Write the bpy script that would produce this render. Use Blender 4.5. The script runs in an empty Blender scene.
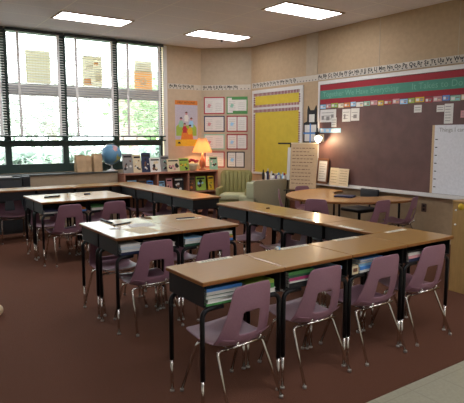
import bpy, bmesh, math, random
from mathutils import Matrix, Vector
random.seed(7)
SC = bpy.context.scene
COL = SC.collection
PI = math.pi

# ------------------------------------------------------------------ materials
def lin(c):
    c = c / 255.0
    return c / 12.92 if c <= 0.04045 else ((c + 0.055) / 1.055) ** 2.4
def rgb(h):
    h = h.lstrip('#')
    return (lin(int(h[0:2], 16)), lin(int(h[2:4], 16)), lin(int(h[4:6], 16)), 1.0)

def mat(name, color, rough=0.5, metal=0.0, var=0.06, scale=30.0, bump=0.0, stretch=None, coat=0.0, spec=0.5):
    m = bpy.data.materials.new(name); m.use_nodes = True
    nt = m.node_tree; b = nt.nodes['Principled BSDF']
    c = rgb(color) if isinstance(color, str) else color
    b.inputs['Roughness'].default_value = rough
    b.inputs['Metallic'].default_value = metal
    b.inputs['Coat Weight'].default_value = coat; b.inputs['Coat Roughness'].default_value = 0.13
    b.inputs['Specular IOR Level'].default_value = spec
    tc = nt.nodes.new('ShaderNodeTexCoord'); mp = nt.nodes.new('ShaderNodeMapping')
    nt.links.new(tc.outputs['Object'], mp.inputs['Vector'])
    if stretch: mp.inputs['Scale'].default_value = stretch
    n = nt.nodes.new('ShaderNodeTexNoise'); n.inputs['Scale'].default_value = scale; n.inputs['Detail'].default_value = 4
    nt.links.new(mp.outputs['Vector'], n.inputs['Vector'])
    r = nt.nodes.new('ShaderNodeValToRGB')
    r.color_ramp.elements[0].position = 0.3; r.color_ramp.elements[1].position = 0.7
    r.color_ramp.elements[0].color = tuple(x * (1 - var) for x in c[:3]) + (1,)
    r.color_ramp.elements[1].color = tuple(min(1, x * (1 + var)) for x in c[:3]) + (1,)
    nt.links.new(n.outputs['Fac'], r.inputs['Fac']); nt.links.new(r.outputs['Color'], b.inputs['Base Color'])
    if bump:
        bp = nt.nodes.new('ShaderNodeBump'); bp.inputs['Strength'].default_value = bump; bp.inputs['Distance'].default_value = 0.01
        nt.links.new(n.outputs['Fac'], bp.inputs['Height']); nt.links.new(bp.outputs['Normal'], b.inputs['Normal'])
    return m

def emis(name, color, strength):
    m = bpy.data.materials.new(name); m.use_nodes = True
    nt = m.node_tree; b = nt.nodes['Principled BSDF']
    b.inputs['Base Color'].default_value = rgb(color)
    b.inputs['Emission Color'].default_value = rgb(color); b.inputs['Emission Strength'].default_value = strength
    return m

def paper_backlit(name, color, t=0.5, grid=0.0):
    m = bpy.data.materials.new(name); m.use_nodes = True
    nt = m.node_tree; out = nt.nodes['Material Output']; nt.nodes.remove(nt.nodes['Principled BSDF'])
    d = nt.nodes.new('ShaderNodeBsdfDiffuse'); tr = nt.nodes.new('ShaderNodeBsdfTranslucent'); mx = nt.nodes.new('ShaderNodeMixShader')
    mx.inputs['Fac'].default_value = t
    n = nt.nodes.new('ShaderNodeTexNoise'); n.inputs['Scale'].default_value = 25
    r = nt.nodes.new('ShaderNodeValToRGB'); c = rgb(color)
    r.color_ramp.elements[0].color = tuple(x * 0.92 for x in c[:3]) + (1,); r.color_ramp.elements[1].color = c
    nt.links.new(n.outputs['Fac'], r.inputs['Fac'])
    for s in (d, tr): nt.links.new(r.outputs['Color'], s.inputs['Color'])
    nt.links.new(d.outputs[0], mx.inputs[1]); nt.links.new(tr.outputs[0], mx.inputs[2]); nt.links.new(mx.outputs[0], out.inputs['Surface'])
    return m

def glass_mat():
    m = bpy.data.materials.new('window_glass'); m.use_nodes = True
    nt = m.node_tree; out = nt.nodes['Material Output']; nt.nodes.remove(nt.nodes['Principled BSDF'])
    t = nt.nodes.new('ShaderNodeBsdfTransparent'); g = nt.nodes.new('ShaderNodeBsdfGlossy'); g.inputs['Roughness'].default_value = 0.02
    t.inputs['Color'].default_value = (0.93, 0.96, 0.95, 1)
    f = nt.nodes.new('ShaderNodeFresnel'); f.inputs['IOR'].default_value = 1.45; mx = nt.nodes.new('ShaderNodeMixShader')
    nt.links.new(f.outputs[0], mx.inputs['Fac']); nt.links.new(t.outputs[0], mx.inputs[1]); nt.links.new(g.outputs[0], mx.inputs[2])
    nt.links.new(mx.outputs[0], out.inputs['Surface'])
    return m

def grid_mat(name, tile, line, px, py, ox, oy, lw, rough, var=0.05, scale=40, bump=0.1):
    """tiles of px by py metres with thin lines between them, in object space"""
    m = mat(name, tile, rough, 0, var, scale, bump)
    nt = m.node_tree; b = nt.nodes['Principled BSDF']
    tc = nt.nodes.new('ShaderNodeTexCoord'); sx = nt.nodes.new('ShaderNodeSeparateXYZ')
    nt.links.new(tc.outputs['Object'], sx.inputs[0])
    def near(sock, o, p):
        a = nt.nodes.new('ShaderNodeMath'); a.operation = 'SUBTRACT'; a.inputs[1].default_value = o; nt.links.new(sock, a.inputs[0])
        d = nt.nodes.new('ShaderNodeMath'); d.operation = 'DIVIDE'; d.inputs[1].default_value = p; nt.links.new(a.outputs[0], d.inputs[0])
        f = nt.nodes.new('ShaderNodeMath'); f.operation = 'FRACT'; nt.links.new(d.outputs[0], f.inputs[0])
        h = nt.nodes.new('ShaderNodeMath'); h.operation = 'PINGPONG'; h.inputs[1].default_value = 0.5; nt.links.new(f.outputs[0], h.inputs[0])
        l = nt.nodes.new('ShaderNodeMath'); l.operation = 'LESS_THAN'; l.inputs[1].default_value = lw / 2 / p; nt.links.new(h.outputs[0], l.inputs[0])
        return l.outputs[0]
    mxm = nt.nodes.new('ShaderNodeMath'); mxm.operation = 'MAXIMUM'
    nt.links.new(near(sx.outputs['X'], ox, px), mxm.inputs[0]); nt.links.new(near(sx.outputs['Y'], oy, py), mxm.inputs[1])
    src = b.inputs['Base Color'].links[0].from_socket
    mx = nt.nodes.new('ShaderNodeMix'); mx.data_type = 'RGBA'
    nt.links.new(mxm.outputs[0], mx.inputs[0]); nt.links.new(src, mx.inputs[6]); mx.inputs[7].default_value = rgb(line)
    nt.links.new(mx.outputs[2], b.inputs['Base Color'])
    return m

M = {}
def mk(key, *a, **k):
    M[key] = mat(key, *a, **k)
mk('carpet', '#5e3e2f', 0.95, 0, 0.28, 160, 0.6, spec=0.1)
M['linoleum'] = grid_mat('linoleum', '#9f9c86', '#8f8c78', 0.28, 0.28, 0.05, 1.80, 0.006, 0.35, 0.08, 60, 0.02)
mk('wall_tan', '#bda88c', 0.8, 0, 0.05, 14, 0.08)
mk('wall_brown', '#b39a78', 0.75, 0, 0.06, 18, 0.08)
mk('wall_dim', '#b5a48a', 0.8, 0, 0.05, 14, 0.05)
M['ceiling'] = grid_mat('ceiling_tiles', '#dfdde4', '#f0eeec', 1.09, 0.545, 2.30, 7.39, 0.016, 0.9, 0.06, 90, 0.2)
mk('desk_wood', '#997231', 0.40, 0, 0.06, 9, 0.0, stretch=(2, 14, 2), spec=0.5, coat=0.5)
mk('desk_edge', '#83511f', 0.4, 0, 0.1, 20)
mk('kidney_wood', '#b08452', 0.25, 0, 0.1, 8, stretch=(10, 2, 2))
mk('black_steel', '#101215', 0.4, 0.3, 0.1, 30)
mk('box_steel', '#0c0e10', 0.55, 0.0, 0.1, 20)
mk('chrome', '#d8d4cc', 0.18, 1.0, 0.04, 20)
mk('mauve', '#8f6875', 0.42, 0, 0.06, 120, 0.05)
mk('mauve_dark', '#63404f', 0.45, 0, 0.06, 120, 0.05)
mk('glide', '#a7a39b', 0.4, 0.6)
mk('frame_green', '#20352f', 0.5, 0, 0.12, 20)
mk('transom', '#d6d5dc', 0.7, 0, 0.05, 20)
mk('slat_white', '#e2e0da', 0.6, 0, 0.04, 20)
mk('tape', '#e4e2de', 0.8, 0, 0.05, 40)
mk('jamb', '#d8d5cf', 0.6, 0, 0.03, 20)
mk('ledge_beige', '#a8957a', 0.6, 0, 0.05, 20)
mk('ledge_top', '#3c3f3c', 0.4, 0, 0.08, 20)
mk('white_metal', '#d3d0ca', 0.4, 0.1, 0.03, 20)
mk('strip_cream', '#dcd4be', 0.8)
mk('white_paper', '#dcdad2', 0.8, 0, 0.03, 30)
mk('cream_paper', '#d9c9a4', 0.8, 0, 0.04, 30)
mk('tan_paper', '#cbb08a', 0.85, 0, 0.05, 30)
mk('print_grey', '#8d8a86', 0.8)
mk('ink', '#1c1b1e', 0.7)
mk('board_maroon', '#61443f', 0.55, 0, 0.14, 6, 0.02)
mk('red', '#a8323a', 0.8)
mk('crimson', '#96242f', 0.8)
mk('teal_paper', '#4c8a76', 0.85, 0, 0.06, 20)
mk('pale_green', '#8fc0a6', 0.8)
mk('yellow_paper', '#cdb63c', 0.85, 0, 0.05, 8)
mk('yellow', '#d9b32c', 0.7)
mk('orange', '#d07a2c', 0.7)
mk('green', '#4b8a4a', 0.7)
mk('dark_green', '#2f5a44', 0.6)
mk('lime', '#9ab648', 0.7)
mk('blue', '#4a86cc', 0.55)
mk('lightblue', '#96c8e6', 0.6)
mk('navy', '#20294a', 0.6)
mk('purple', '#5a4a80', 0.6)
mk('magenta', '#a83a6c', 0.6)
mk('pink', '#c98d90', 0.7)
mk('brown', '#6b4630', 0.6)
mk('bookcase', '#a5705a', 0.5, 0, 0.12, 8, stretch=(2, 2, 10))
mk('oak', '#a9854f', 0.5, 0, 0.10, 6, stretch=(8, 8, 1.2))
mk('bag', '#c0a27c', 0.85, 0, 0.12, 8, 0.3)
mk('globe_sea', '#5f8fae', 0.35, 0, 0.05, 8)
mk('land', '#b98a86', 0.5, 0, 0.2, 12)
mk('land2', '#a3a860', 0.5, 0, 0.2, 12)
mk('upholstery_green', '#948f5c', 0.9, 0, 0.1, 90, 0.3)
mk('upholstery_pale', '#aeb08c', 0.9, 0, 0.08, 90, 0.3)
mk('upholstery_grey', '#918c74', 0.9, 0, 0.1, 120, 0.3)
mk('black', '#141416', 0.6)
mk('dark_grey', '#34383a', 0.5)
mk('rubber', '#0e0e0e', 0.8)
mk('cream_ball', '#e2cfa8', 0.6)
mk('outlet', '#5d473c', 0.5)
mk('bark', '#c9c4bb', 0.9, 0, 0.2, 10, 0.4)
mk('leaf', '#9ab386', 0.7, 0, 0.25, 3)
mk('leaf_pale', '#b9c8be', 0.7, 0, 0.2, 3)
mk('lawn', '#9fae86', 0.9, 0, 0.2, 3)
mk('house', '#a38c88', 0.9, 0, 0.08, 4)
mk('shade_cloth', '#e8b476', 0.9)
mk('ceramic', '#b0704c', 0.4)
M['glass'] = glass_mat()
M['diffuser'] = emis('light_diffuser', '#f1f0f8', 14.0)
def bulb_mat(name, color, strength):
    m = bpy.data.materials.new(name); m.use_nodes = True
    nt = m.node_tree; out = nt.nodes['Material Output']; nt.nodes.remove(nt.nodes['Principled BSDF'])
    t = nt.nodes.new('ShaderNodeBsdfTransparent'); e_ = nt.nodes.new('ShaderNodeEmission'); mx = nt.nodes.new('ShaderNodeMixShader')
    e_.inputs['Color'].default_value = rgb(color); e_.inputs['Strength'].default_value = strength; mx.inputs['Fac'].default_value = .4
    nt.links.new(t.outputs[0], mx.inputs[1]); nt.links.new(e_.outputs[0], mx.inputs[2]); nt.links.new(mx.outputs[0], out.inputs['Surface'])
    return m
M['bulb'] = bulb_mat('bulb_glow', '#fff2d6', 20)
M['bulb_warm'] = bulb_mat('warm_bulb', '#ffcf90', 5)
def lamp_inside(name, p, watts, color, parent, r=.02):
    l = bpy.data.lights.new(name, 'POINT'); l.energy = watts; l.color = rgb(color)[:3]; l.shadow_soft_size = r
    o = bpy.data.objects.new(name, l); COL.objects.link(o); o.parent = parent; o.location = p
def shade_mat(name, color, t):
    m = paper_backlit(name, color, t); return m
M['lampshade'] = shade_mat('lampshade', '#efcb9c', 0.55)
M['win_beige'] = paper_backlit('window_paper_beige', '#efe6cc', 0.42)
M['win_map'] = paper_backlit('window_paper_map', '#ebe0c6', 0.42)
M['win_orange'] = paper_backlit('window_paper_orange', '#f5b676', 0.42)
M['win_cream'] = paper_backlit('window_paper_cream', '#f0e6d0', 0.42)
M['win_pale'] = paper_backlit('window_paper_pale', '#efe9e2', 0.85)
M['win_line'] = paper_backlit('window_paper_line', '#c8b48a', 0.85)

# ------------------------------------------------------------------ mesh builder
class MB:
    def quad(s, x0, x1, y0, y1, z, mi=0):
        return s.add([(x0, y0, z), (x1, y0, z), (x1, y1, z), (x0, y1, z)], [(0, 1, 2, 3)], mi)
    def poly(s, pts, z, mi=0):
        return s.add([(x, y, z) for x, y in pts], [tuple(range(len(pts)))], mi)
    def __init__(s): s.v = []; s.f = []; s.m = []; s.sm = []
    def add(s, vs, fs, mi=0, smooth=False, T=None):
        o = len(s.v)
        for p in vs:
            p = Vector(p)
            if T is not None: p = T @ p
            s.v.append(tuple(p))
        for f in fs:
            s.f.append(tuple(i + o for i in f)); s.m.append(mi); s.sm.append(smooth)
        return s
    def box(s, x0, x1, y0, y1, z0, z1, mi=0, T=None):
        v = [(x0, y0, z0), (x1, y0, z0), (x1, y1, z0), (x0, y1, z0), (x0, y0, z1), (x1, y0, z1), (x1, y1, z1), (x0, y1, z1)]
        return s.add(v, [(0, 3, 2, 1), (4, 5, 6, 7), (0, 1, 5, 4), (1, 2, 6, 5), (2, 3, 7, 6), (3, 0, 4, 7)], mi, False, T)
    def rbox(s, x0, x1, y0, y1, z0, z1, r, mi=0, T=None, seg=2, smooth=True):
        bm = bmesh.new()
        bmesh.ops.create_cube(bm, size=1)
        for v in bm.verts:
            v.co = Vector(((x0 + x1) / 2 + v.co.x * (x1 - x0), (y0 + y1) / 2 + v.co.y * (y1 - y0), (z0 + z1) / 2 + v.co.z * (z1 - z0)))
        bmesh.ops.bevel(bm, geom=list(bm.edges), offset=r, segments=seg, affect='EDGES', profile=0.5)
        bm.verts.index_update()
        s.add([v.co.copy() for v in bm.verts], [tuple(v.index for v in f.verts) for f in bm.faces], mi, smooth, T)
        bm.free(); return s
    def tube(s, pts, r, mi=0, n=8, T=None, cap=True):
        pts = [Vector(p) for p in pts]; rs = r if isinstance(r, (list, tuple)) else [r] * len(pts)
        vs = []; fs = []; ref = None
        for i, p in enumerate(pts):
            d = (pts[min(i + 1, len(pts) - 1)] - pts[max(i - 1, 0)]).normalized()
            if ref is None:
                ref = Vector((0, 0, 1)) if abs(d.z) < 0.9 else Vector((1, 0, 0))
            a = (ref - d * ref.dot(d)).normalized(); b = d.cross(a); ref = a
            for k in range(n):
                t = 2 * PI * k / n
                vs.append(p + (a * math.cos(t) + b * math.sin(t)) * rs[i])
        for i in range(len(pts) - 1):
            for k in range(n):
                k2 = (k + 1) % n
                fs.append((i * n + k, i * n + k2, (i + 1) * n + k2, (i + 1) * n + k))
        if cap:
            fs.append(tuple(reversed(range(n)))); fs.append(tuple((len(pts) - 1) * n + k for k in range(n)))
        return s.add(vs, fs, mi, True, T)
    def lathe(s, prof, mi=0, n=20, c=(0, 0, 0), T=None, close=True):
        vs = []; fs = []
        for (r, z) in prof:
            for k in range(n):
                t = 2 * PI * k / n
                vs.append((c[0] + r * math.cos(t), c[1] + r * math.sin(t), c[2] + z))
        for i in range(len(prof) - 1):
            for k in range(n):
                k2 = (k + 1) % n
                fs.append((i * n + k, i * n + k2, (i + 1) * n + k2, (i + 1) * n + k))
        if close:
            fs.append(tuple(reversed(range(n)))); fs.append(tuple((len(prof) - 1) * n + k for k in range(n)))
        return s.add(vs, fs, mi, True, T)
    def prism(s, poly, z0, z1, mi=0, T=None):
        n = len(poly)
        vs = [(x, y, z0) for x, y in poly] + [(x, y, z1) for x, y in poly]
        fs = [tuple(reversed(range(n))), tuple(range(n, 2 * n))] + [(i, (i + 1) % n, n + (i + 1) % n, n + i) for i in range(n)]
        return s.add(vs, fs, mi, False, T)
    def mesh(s, name, mats):
        me = bpy.data.meshes.new(name); me.from_pydata(s.v, [], s.f)
        for m in (mats if isinstance(mats, (list, tuple)) else [mats]): me.materials.append(M[m] if isinstance(m, str) else m)
        for i, p in enumerate(me.polygons): p.material_index = s.m[i]; p.use_smooth = s.sm[i]
        me.update(); return me
    def build(s, name, mats, parent=None, loc=(0, 0, 0), rz=0, mw=None):
        o = bpy.data.objects.new(name, s.mesh(name, mats)); COL.objects.link(o)
        if parent: o.parent = parent
        o.location = loc; o.rotation_euler = (0, 0, rz)
        if mw is not None: o.matrix_world = mw
        return o

def smooth_path(pts, r=0.04, n=5):
    """round the corners of a polyline"""
    P = [Vector(p) for p in pts]; out = [P[0]]
    for i in range(1, len(P) - 1):
        a = (P[i - 1] - P[i]); b = (P[i + 1] - P[i]); l = min(r, a.length * 0.49, b.length * 0.49)
        A = P[i] + a.normalized() * l; B = P[i] + b.normalized() * l
        for k in range(n + 1):
            t = k / n; out.append(A * (1 - t) ** 2 + P[i] * 2 * t * (1 - t) + B * t * t)
    out.append(P[-1]); return out

def tag(o, label, cat, group=None, kind=None):
    o['label'] = label; o['category'] = cat
    if group: o['group'] = group
    if kind: o['kind'] = kind
    return o
def empty(name, loc=(0, 0, 0), rz=0, mw=None):
    o = bpy.data.objects.new(name, None); COL.objects.link(o); o.empty_display_size = 0.1
    o.location = loc; o.rotation_euler = (0, 0, rz)
    if mw is not None: o.matrix_world = mw
    return o
def thing(name, label, cat, loc=(0, 0, 0), rz=0, group=None, mw=None):
    return tag(empty(name, loc, rz, mw), label, cat, group)
def struct(o, label, cat): return tag(o, label, cat, kind='structure')
def copy_tree(o, loc=None, rz=None, parent=None):
    c = o.copy(); COL.objects.link(c)
    if parent: c.parent = parent
    if loc is not None: c.location = loc
    if rz is not None: c.rotation_euler = (0, 0, rz)
    for ch in list(o.children): copy_tree(ch, parent=c)
    return c
def frame(origin, xa, za):
    xa = Vector(xa).normalized(); za = Vector(za).normalized(); ya = za.cross(xa)
    m = Matrix.Identity(4)
    for i, a in enumerate((xa, ya, za)):
        for r in range(3): m[r][i] = a[r]
    m.translation = Vector(origin); return m
def text_part(name, body, size, x, y, z, m, parent, align='CENTER', ext=0.0006, space=1.0, sx=1.0, bold=0.0):
    cu = bpy.data.curves.new(name, 'FONT'); cu.body = body; cu.size = size; cu.align_x = align; cu.align_y = 'CENTER'
    cu.extrude = ext; cu.offset = bold; cu.resolution_u = 2; cu.space_character = space
    t = bpy.data.objects.new(name + '_curve', cu); COL.objects.link(t)
    dg = bpy.context.evaluated_depsgraph_get(); dg.update()
    me = bpy.data.meshes.new_from_object(t.evaluated_get(dg)); me.name = name
    bpy.data.objects.remove(t, do_unlink=True); bpy.data.curves.remove(cu)
    me.materials.clear(); me.materials.append(M[m])
    for v in me.vertices: v.co.x *= sx
    o = bpy.data.objects.new(name, me); COL.objects.link(o); o.parent = parent; o.location = (x, y, z)
    return o

# ------------------------------------------------------------------ room dimensions
XR = 6.213; YW = 8.972; HC = 3.219; XL = -2.7; YF = -2.3
D0 = Vector((5.5, YW, 0)); D1 = Vector((XR, 8.26, 0)); DV = (D1 - D0).normalized()
DN = Vector((-0.7063, -0.7079, 0))            # diagonal wall, facing into the room
def RW(Y, z, off=0.0): return frame((XR - off, Y, z), (0, -1, 0), (-1, 0, 0))        # right wall
def WW(X, z, off=0.0): return frame((X, YW - off, z), (1, 0, 0), (0, -1, 0))         # window wall
def DW(s, z, off=0.0): return frame(D0 + DV * s + DN * off + Vector((0, 0, z)), DV, DN)  # corner wall
W = 0.5612; DP = 0.4206; H = 0.754
X0, Y0 = 1.3627, 2.2203

# ------------------------------------------------------------------ shell
struct(MB().box(XL, XR + .1, YF, YW + .1, -.06, -.006).build('floor', 'linoleum'), 'pale grey-green linoleum tile floor along the near edge of the carpet', 'floor')
struct(MB().box(XL + .01, XR - .002, 1.86, YW - .002, -.006, 0).build('carpet', 'carpet'), 'worn reddish brown carpet under all the desks', 'carpet')
struct(MB().box(XL - .1, XR + .1, YF - .1, YW + .3, HC, HC + .08).build('ceiling', 'ceiling'), 'grey acoustic tile ceiling in a thin metal grid', 'ceiling')
struct(MB().box(XL - .12, XL, YF - .1, YW + .2, -.06, HC).build('wall_left', 'jamb'), 'plain pale wall on the left', 'wall')
struct(MB().box(XL, XR + .1, YF - .12, YF, -.06, HC).build('wall_front', 'jamb'), 'plain pale wall behind the viewer', 'wall')
struct(MB().box(XR, XR + .12, YF, YW + .2, -.06, HC).build('wall_right', 'wall_brown'), 'tan panelled wall carrying the chalkboard', 'wall')
WX0, WX1 = -.93, 4.65
b = MB()
b.box(XL, WX0 - .06, YW, YW + .2, -.06, HC)
b.box(WX0 - .06, WX1 + .07, YW, YW + .2, -.06, .90)
b.box(WX0 - .06, WX1 + .07, YW, YW + .2, 3.195, HC)
b.box(WX1 + .07, XR, YW, YW + .2, -.06, HC)
struct(b.build('wall_back', 'wall_tan'), 'tan wall around the row of windows', 'wall')
dm = Matrix.Identity(4)
b = MB(); p0 = D0; p1 = D1
b.prism([(p0.x, p0.y), (p1.x - .001, p1.y), (XR - .001, YW - .001)], 0, HC - .002)
struct(b.build('wall_corner', 'wall_dim'), 'diagonal tan wall panel across the far corner', 'wall')
struct(MB().box(4.662, 4.735, YW - .02, YW - .001, .90, 3.195).build('trim_1', 'jamb'), 'pale jamb at the right end of the windows', 'trim')
# pilaster and panel seams on the right wall
struct(MB().box(XR - .012, XR - .001, 6.43, 6.70, 2.53, HC - .003).build('trim_2', 'wall_dim'), 'pale pilaster strip on the right wall above the letter strip', 'trim')
for i, y in enumerate((5.15, 3.9, 2.6)):
    struct(MB().box(XR - .004, XR - .0005, y, y + .012, 2.53, HC - .003).build('trim_%d' % (i + 3), 'wall_dim'), 'thin vertical panel joint on the right wall above the board, number %d from the corner' % (i + 1), 'trim')
struct(MB().box(XR - .012, XR - .0005, YF, 8.2, 0, .09).build('baseboard_right', 'brown'), 'dark baseboard along the right wall', 'baseboard')

# windows
for i in range(6):
    xa = WX0 + .93 * i; xb = xa + .93
    w = empty('window_%d' % (i + 1), ((xa + xb) / 2, YW, .90))
    struct(w, ['green framed window, first of the row at the left, outside the view', 'green framed window, second of the row, outside the view', 'green framed window just cut by the left edge',
               'green framed window with a plain ruled beige chart taped in its top pane', 'green framed window with a map poster taped in its top pane and bags before it',
               'green framed window with an orange flower poster in its top pane, behind the globe'][i], 'window')
    lx = -.465; rx = .465
    f = MB()
    y0, y1 = .03, .11
    f.box(lx, lx + .05, y0, y1, 0, 2.295); f.box(rx - .05, rx, y0, y1, 0, 2.295)
    f.box(lx + .05, rx - .05, y0, y1, 0, .148)          # bottom rail
    f.box(lx + .05, rx - .05, y0, y1, .435, .52)        # middle rail
    f.box(lx + .05, rx - .05, y0, y1, 2.26, 2.295)
    f.build('window_frame', 'frame_green', w)
    MB().box(lx + .05, rx - .05, y0 - .005, y1, 1.275, 1.465).build('transom_panel', 'transom', w)
    r = MB(); r.tube([(lx + .01, -.105, .605), (rx - .01, -.105, .605)], .012); r.tube([(lx + .01, -.105, .53), (rx - .01, -.105, .53)], .012)
    for xx in (lx + .03, rx - .03): r.tube([(xx, -.105, .53), (xx, .035, .53)], .009)
    for k in range(4):
        xx = lx + .06 + k * (rx - lx - .12) / 3; r.tube([(xx, -.105, .53), (xx, -.105, .605)], .008)
    r.build('guard_rail', 'frame_green', w)
    for (za, zb) in ((.148, .435), (.52, 1.275), (1.465, 2.26)):
        MB().box(lx + .05, rx - .05, .065, .069, za, zb).build('pane', 'glass', w)
# window sill ledge (radiator cover)
lg = struct(empty('trim_6', (0, 0, 0)), 'beige heater ledge with a dark sill running under the windows', 'ledge')
MB().box(-2.2, 3.54, 8.62, YW - .001, 0, .875).build('ledge_face', 'ledge_beige', lg)
MB().box(-2.2, 3.56, 8.60, YW - .001, .875, .897).build('sill', 'ledge_top', lg)

# blinds
BL = ['white venetian blind over the first window of the row, outside the view', 'white venetian blind over the second window of the row, outside the view', 'white venetian blind at the left edge of the picture',
      'white venetian blind before the window with the ruled beige chart', 'white venetian blind before the window with the map poster', 'white venetian blind before the window with the orange flower poster']
blind0 = None
for i in range(6):
    xc = WX0 + .93 * i + .465
    if blind0 is None:
        blind0 = b0 = empty('venetian_blind', (xc, YW - .06, 1.50))
        MB().box(-.45, .45, -.03, .03, 1.655, 1.705).build('head_rail', 'dark_grey', b0)
        s = MB(); z = .05
        while z < 1.64:
            T = Matrix.Translation((0, 0, z)) @ Matrix.Rotation(math.radians(19), 4, 'X')
            s.box(-.445, .445, -.022, .022, -.001, .001, 0, T); z += .041
        s.build('slats', 'slat_white', b0)
        for x in (-.275, .355):
            MB().box(x - .022, x + .022, -.026, -.0235, 0.02, 1.66).build('ladder_tape', 'tape', b0)
        MB().rbox(-.45, .45, -.025, .025, 0, .025, .005).build('bottom_rail', 'tape', b0)
        bb = b0
    else:
        bb = copy_tree(blind0, (xc, YW - .06, 1.50))
    tag(bb, BL[i], 'blind', 'venetian blinds along the windows')

# posters taped on the glass of the top panes
def win_poster(x0, x1, z0, z1):
    return frame(((x0 + x1) / 2, YW + .058, z0), (1, 0, 0), (0, -1, 0))
pw, ph = .40, .54
t = thing('ruled_chart', 'plain beige ruled chart taped in the top pane of the leftmost full window', 'chart', mw=win_poster(2.19, 2.59, 2.37, 2.91), group=None)
MB().quad(-pw / 2, pw / 2, 0, ph, 0).build('sheet', 'win_beige', t)
b = MB()
for k in range(12): b.box(-pw / 2 + .01, pw / 2 - .01, .03 + k * .042, .034 + k * .042, .002, .0026)
for k in range(9): b.box(-pw / 2 + .02 + k * .045, -pw / 2 + .022 + k * .045, .02, ph - .02, .002, .0026)
b.build('ruled_lines', 'win_line', t)
t = thing('map_poster', 'beige poster with coloured patches taped in the second top pane', 'poster', mw=win_poster(3.13, 3.49, 2.37, 2.91))
MB().quad(-.18, .18, 0, .53, 0).build('sheet', 'win_map', t)
b = MB(); b.poly([(-.16, .03), (-.02, .03), (-.04, .14), (-.15, .12)], .002, 0); b.poly([(.04, .10), (.15, .06), (.16, .22), (.07, .26)], .002, 1)
b.poly([(-.12, .24), (.02, .30), (.0, .40), (-.10, .36)], .002, 2); b.quad(.03, .11, .37, .42, .002, 0)
for k in range(4): b.quad(-.15, .15, .46 + k * .014, .464 + k * .014, .002, 3)
b.build('printed_patches', ['win_orange', 'win_cream', 'win_pale', 'win_line'], t)
t = thing('flower_poster', 'orange poster with a white flower taped in the top pane nearest the corner', 'poster', mw=win_poster(4.10, 4.46, 2.37, 2.91))
MB().quad(-.18, .18, 0, .32, 0).build('sheet', ['win_orange'], t)
b = MB(); b.quad(-.18, .18, .3202, .52, 0)
b.build('cream_heading', 'win_cream', t)
b = MB()
for k in range(8):
    a = k * PI / 4; c = (.0 + .045 * math.cos(a), .15 + .045 * math.sin(a))
    b.poly([(c[0] + .030 * math.cos(q * PI / 4), c[1] + .030 * math.sin(q * PI / 4)) for q in range(8)], .001 + .0001 * k)
b.build('white_flower', 'win_pale', t)
b = MB()
for k in range(3): b.box(-.13, .13, .37 + k * .04, .378 + k * .04, .003, .0036)
b.box(-.15, .15, .325, .345, .003, .0036, 0)
b.build('heading_lines', 'win_line', t)

# ------------------------------------------------------------------ ceiling lights
light0 = None
names = {(1, 0): 'long fluorescent ceiling light nearest the windows on the left', (2, 0): 'fluorescent ceiling light near the far corner, above the reading lamp', (2, 1): 'fluorescent ceiling light at the top, nearest the chalkboard wall'}
for iy, y in enumerate((7.66, 5.52, 1.24, -.9)):
    for ix, x in enumerate((.645, 2.845, 5.05)):
        if light0 is None:
            light0 = l = empty('ceiling_light', (x, y, HC - .012))
            fr = MB()
            fr.box(-.545, .545, -.255, -.222, 0, .0115); fr.box(-.545, .545, .222, .255, 0, .0115)
            fr.box(-.545, -.515, -.222, .222, 0, .0115); fr.box(.515, .545, -.222, .222, 0, .0115)
            fr.build('frame', 'ledge_beige', l)
            MB().box(-.515, .515, -.222, .222, .003, .0115).build('diffuser', 'diffuser', l)
        else:
            l = copy_tree(light0, (x, y, HC - .012))
        tag(l, names.get((ix, iy), 'fluorescent ceiling light outside the view, row %d from the windows, %s' % (iy + 1, ('left', 'middle', 'right')[ix])), 'ceiling light', 'fluorescent ceiling lights')
t = thing('sprinkler_head', 'tiny dark sprinkler head in the ceiling beside the far light', 'sprinkler', (5.30, 7.93, HC - .04))
MB().lathe([(.012, .006), (.012, .04)], 0, 10).lathe([(.022, 0), (.022, .006)], 0, 10).build('deflector', 'black', t)
MB().lathe([(.03, .036), (.03, .0395)], 0, 12).build('collar', 'dark_grey', t)

# ------------------------------------------------------------------ student desks
def make_desk():
    d = empty('student_desk')
    hw = W / 2 - .0015; hd = DP / 2 - .0015
    top = MB(); top.rbox(-hw, hw, -hd, hd, H - .024, H, .006, 0, None, 2, False)
    o = top.build('desktop', ['desk_wood', 'desk_edge'], d)
    for p in o.data.polygons:
        if p.normal.z < .5: p.material_index = 1
    bx = MB(); x0, x1, y0, y1, z0, z1 = -hw + .018, hw - .018, -hd + .022, hd - .015, H - .145, H - .0245
    bx.box(x0, x1, y0, y1, z0, z0 + .004)
    bx.box(x0, x0 + .004, y0, y1, z0 + .004, z1); bx.box(x1 - .004, x1, y0, y1, z0 + .004, z1)
    bx.box(x0 + .004, x1 - .004, y1 - .004, y1, z0 + .004, z1)
    bx.build('book_box', 'box_steel', d)
    for sx in (-1, 1):
        for sy in (-1, 1):
            y = sy * (hd - .035); xo = hw - .016
            lg = MB(); lg.tube(smooth_path([(sx * (xo - .13), y, z0 - .0135), (sx * xo, y, z0 - .0135), (sx * xo, y, .20)], .055, 6), .0140)
            l = lg.build('leg', 'black_steel', d)
            MB().tube([(sx * xo, y, .21), (sx * xo, y, .012)], .0095).build('leg_extension', 'chrome', l)
            MB().lathe([(.014, 0), (.014, .008), (.008, .014)], 0, 10, (sx * xo, y, 0)).build('glide', 'glide', l)
    return d

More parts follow.
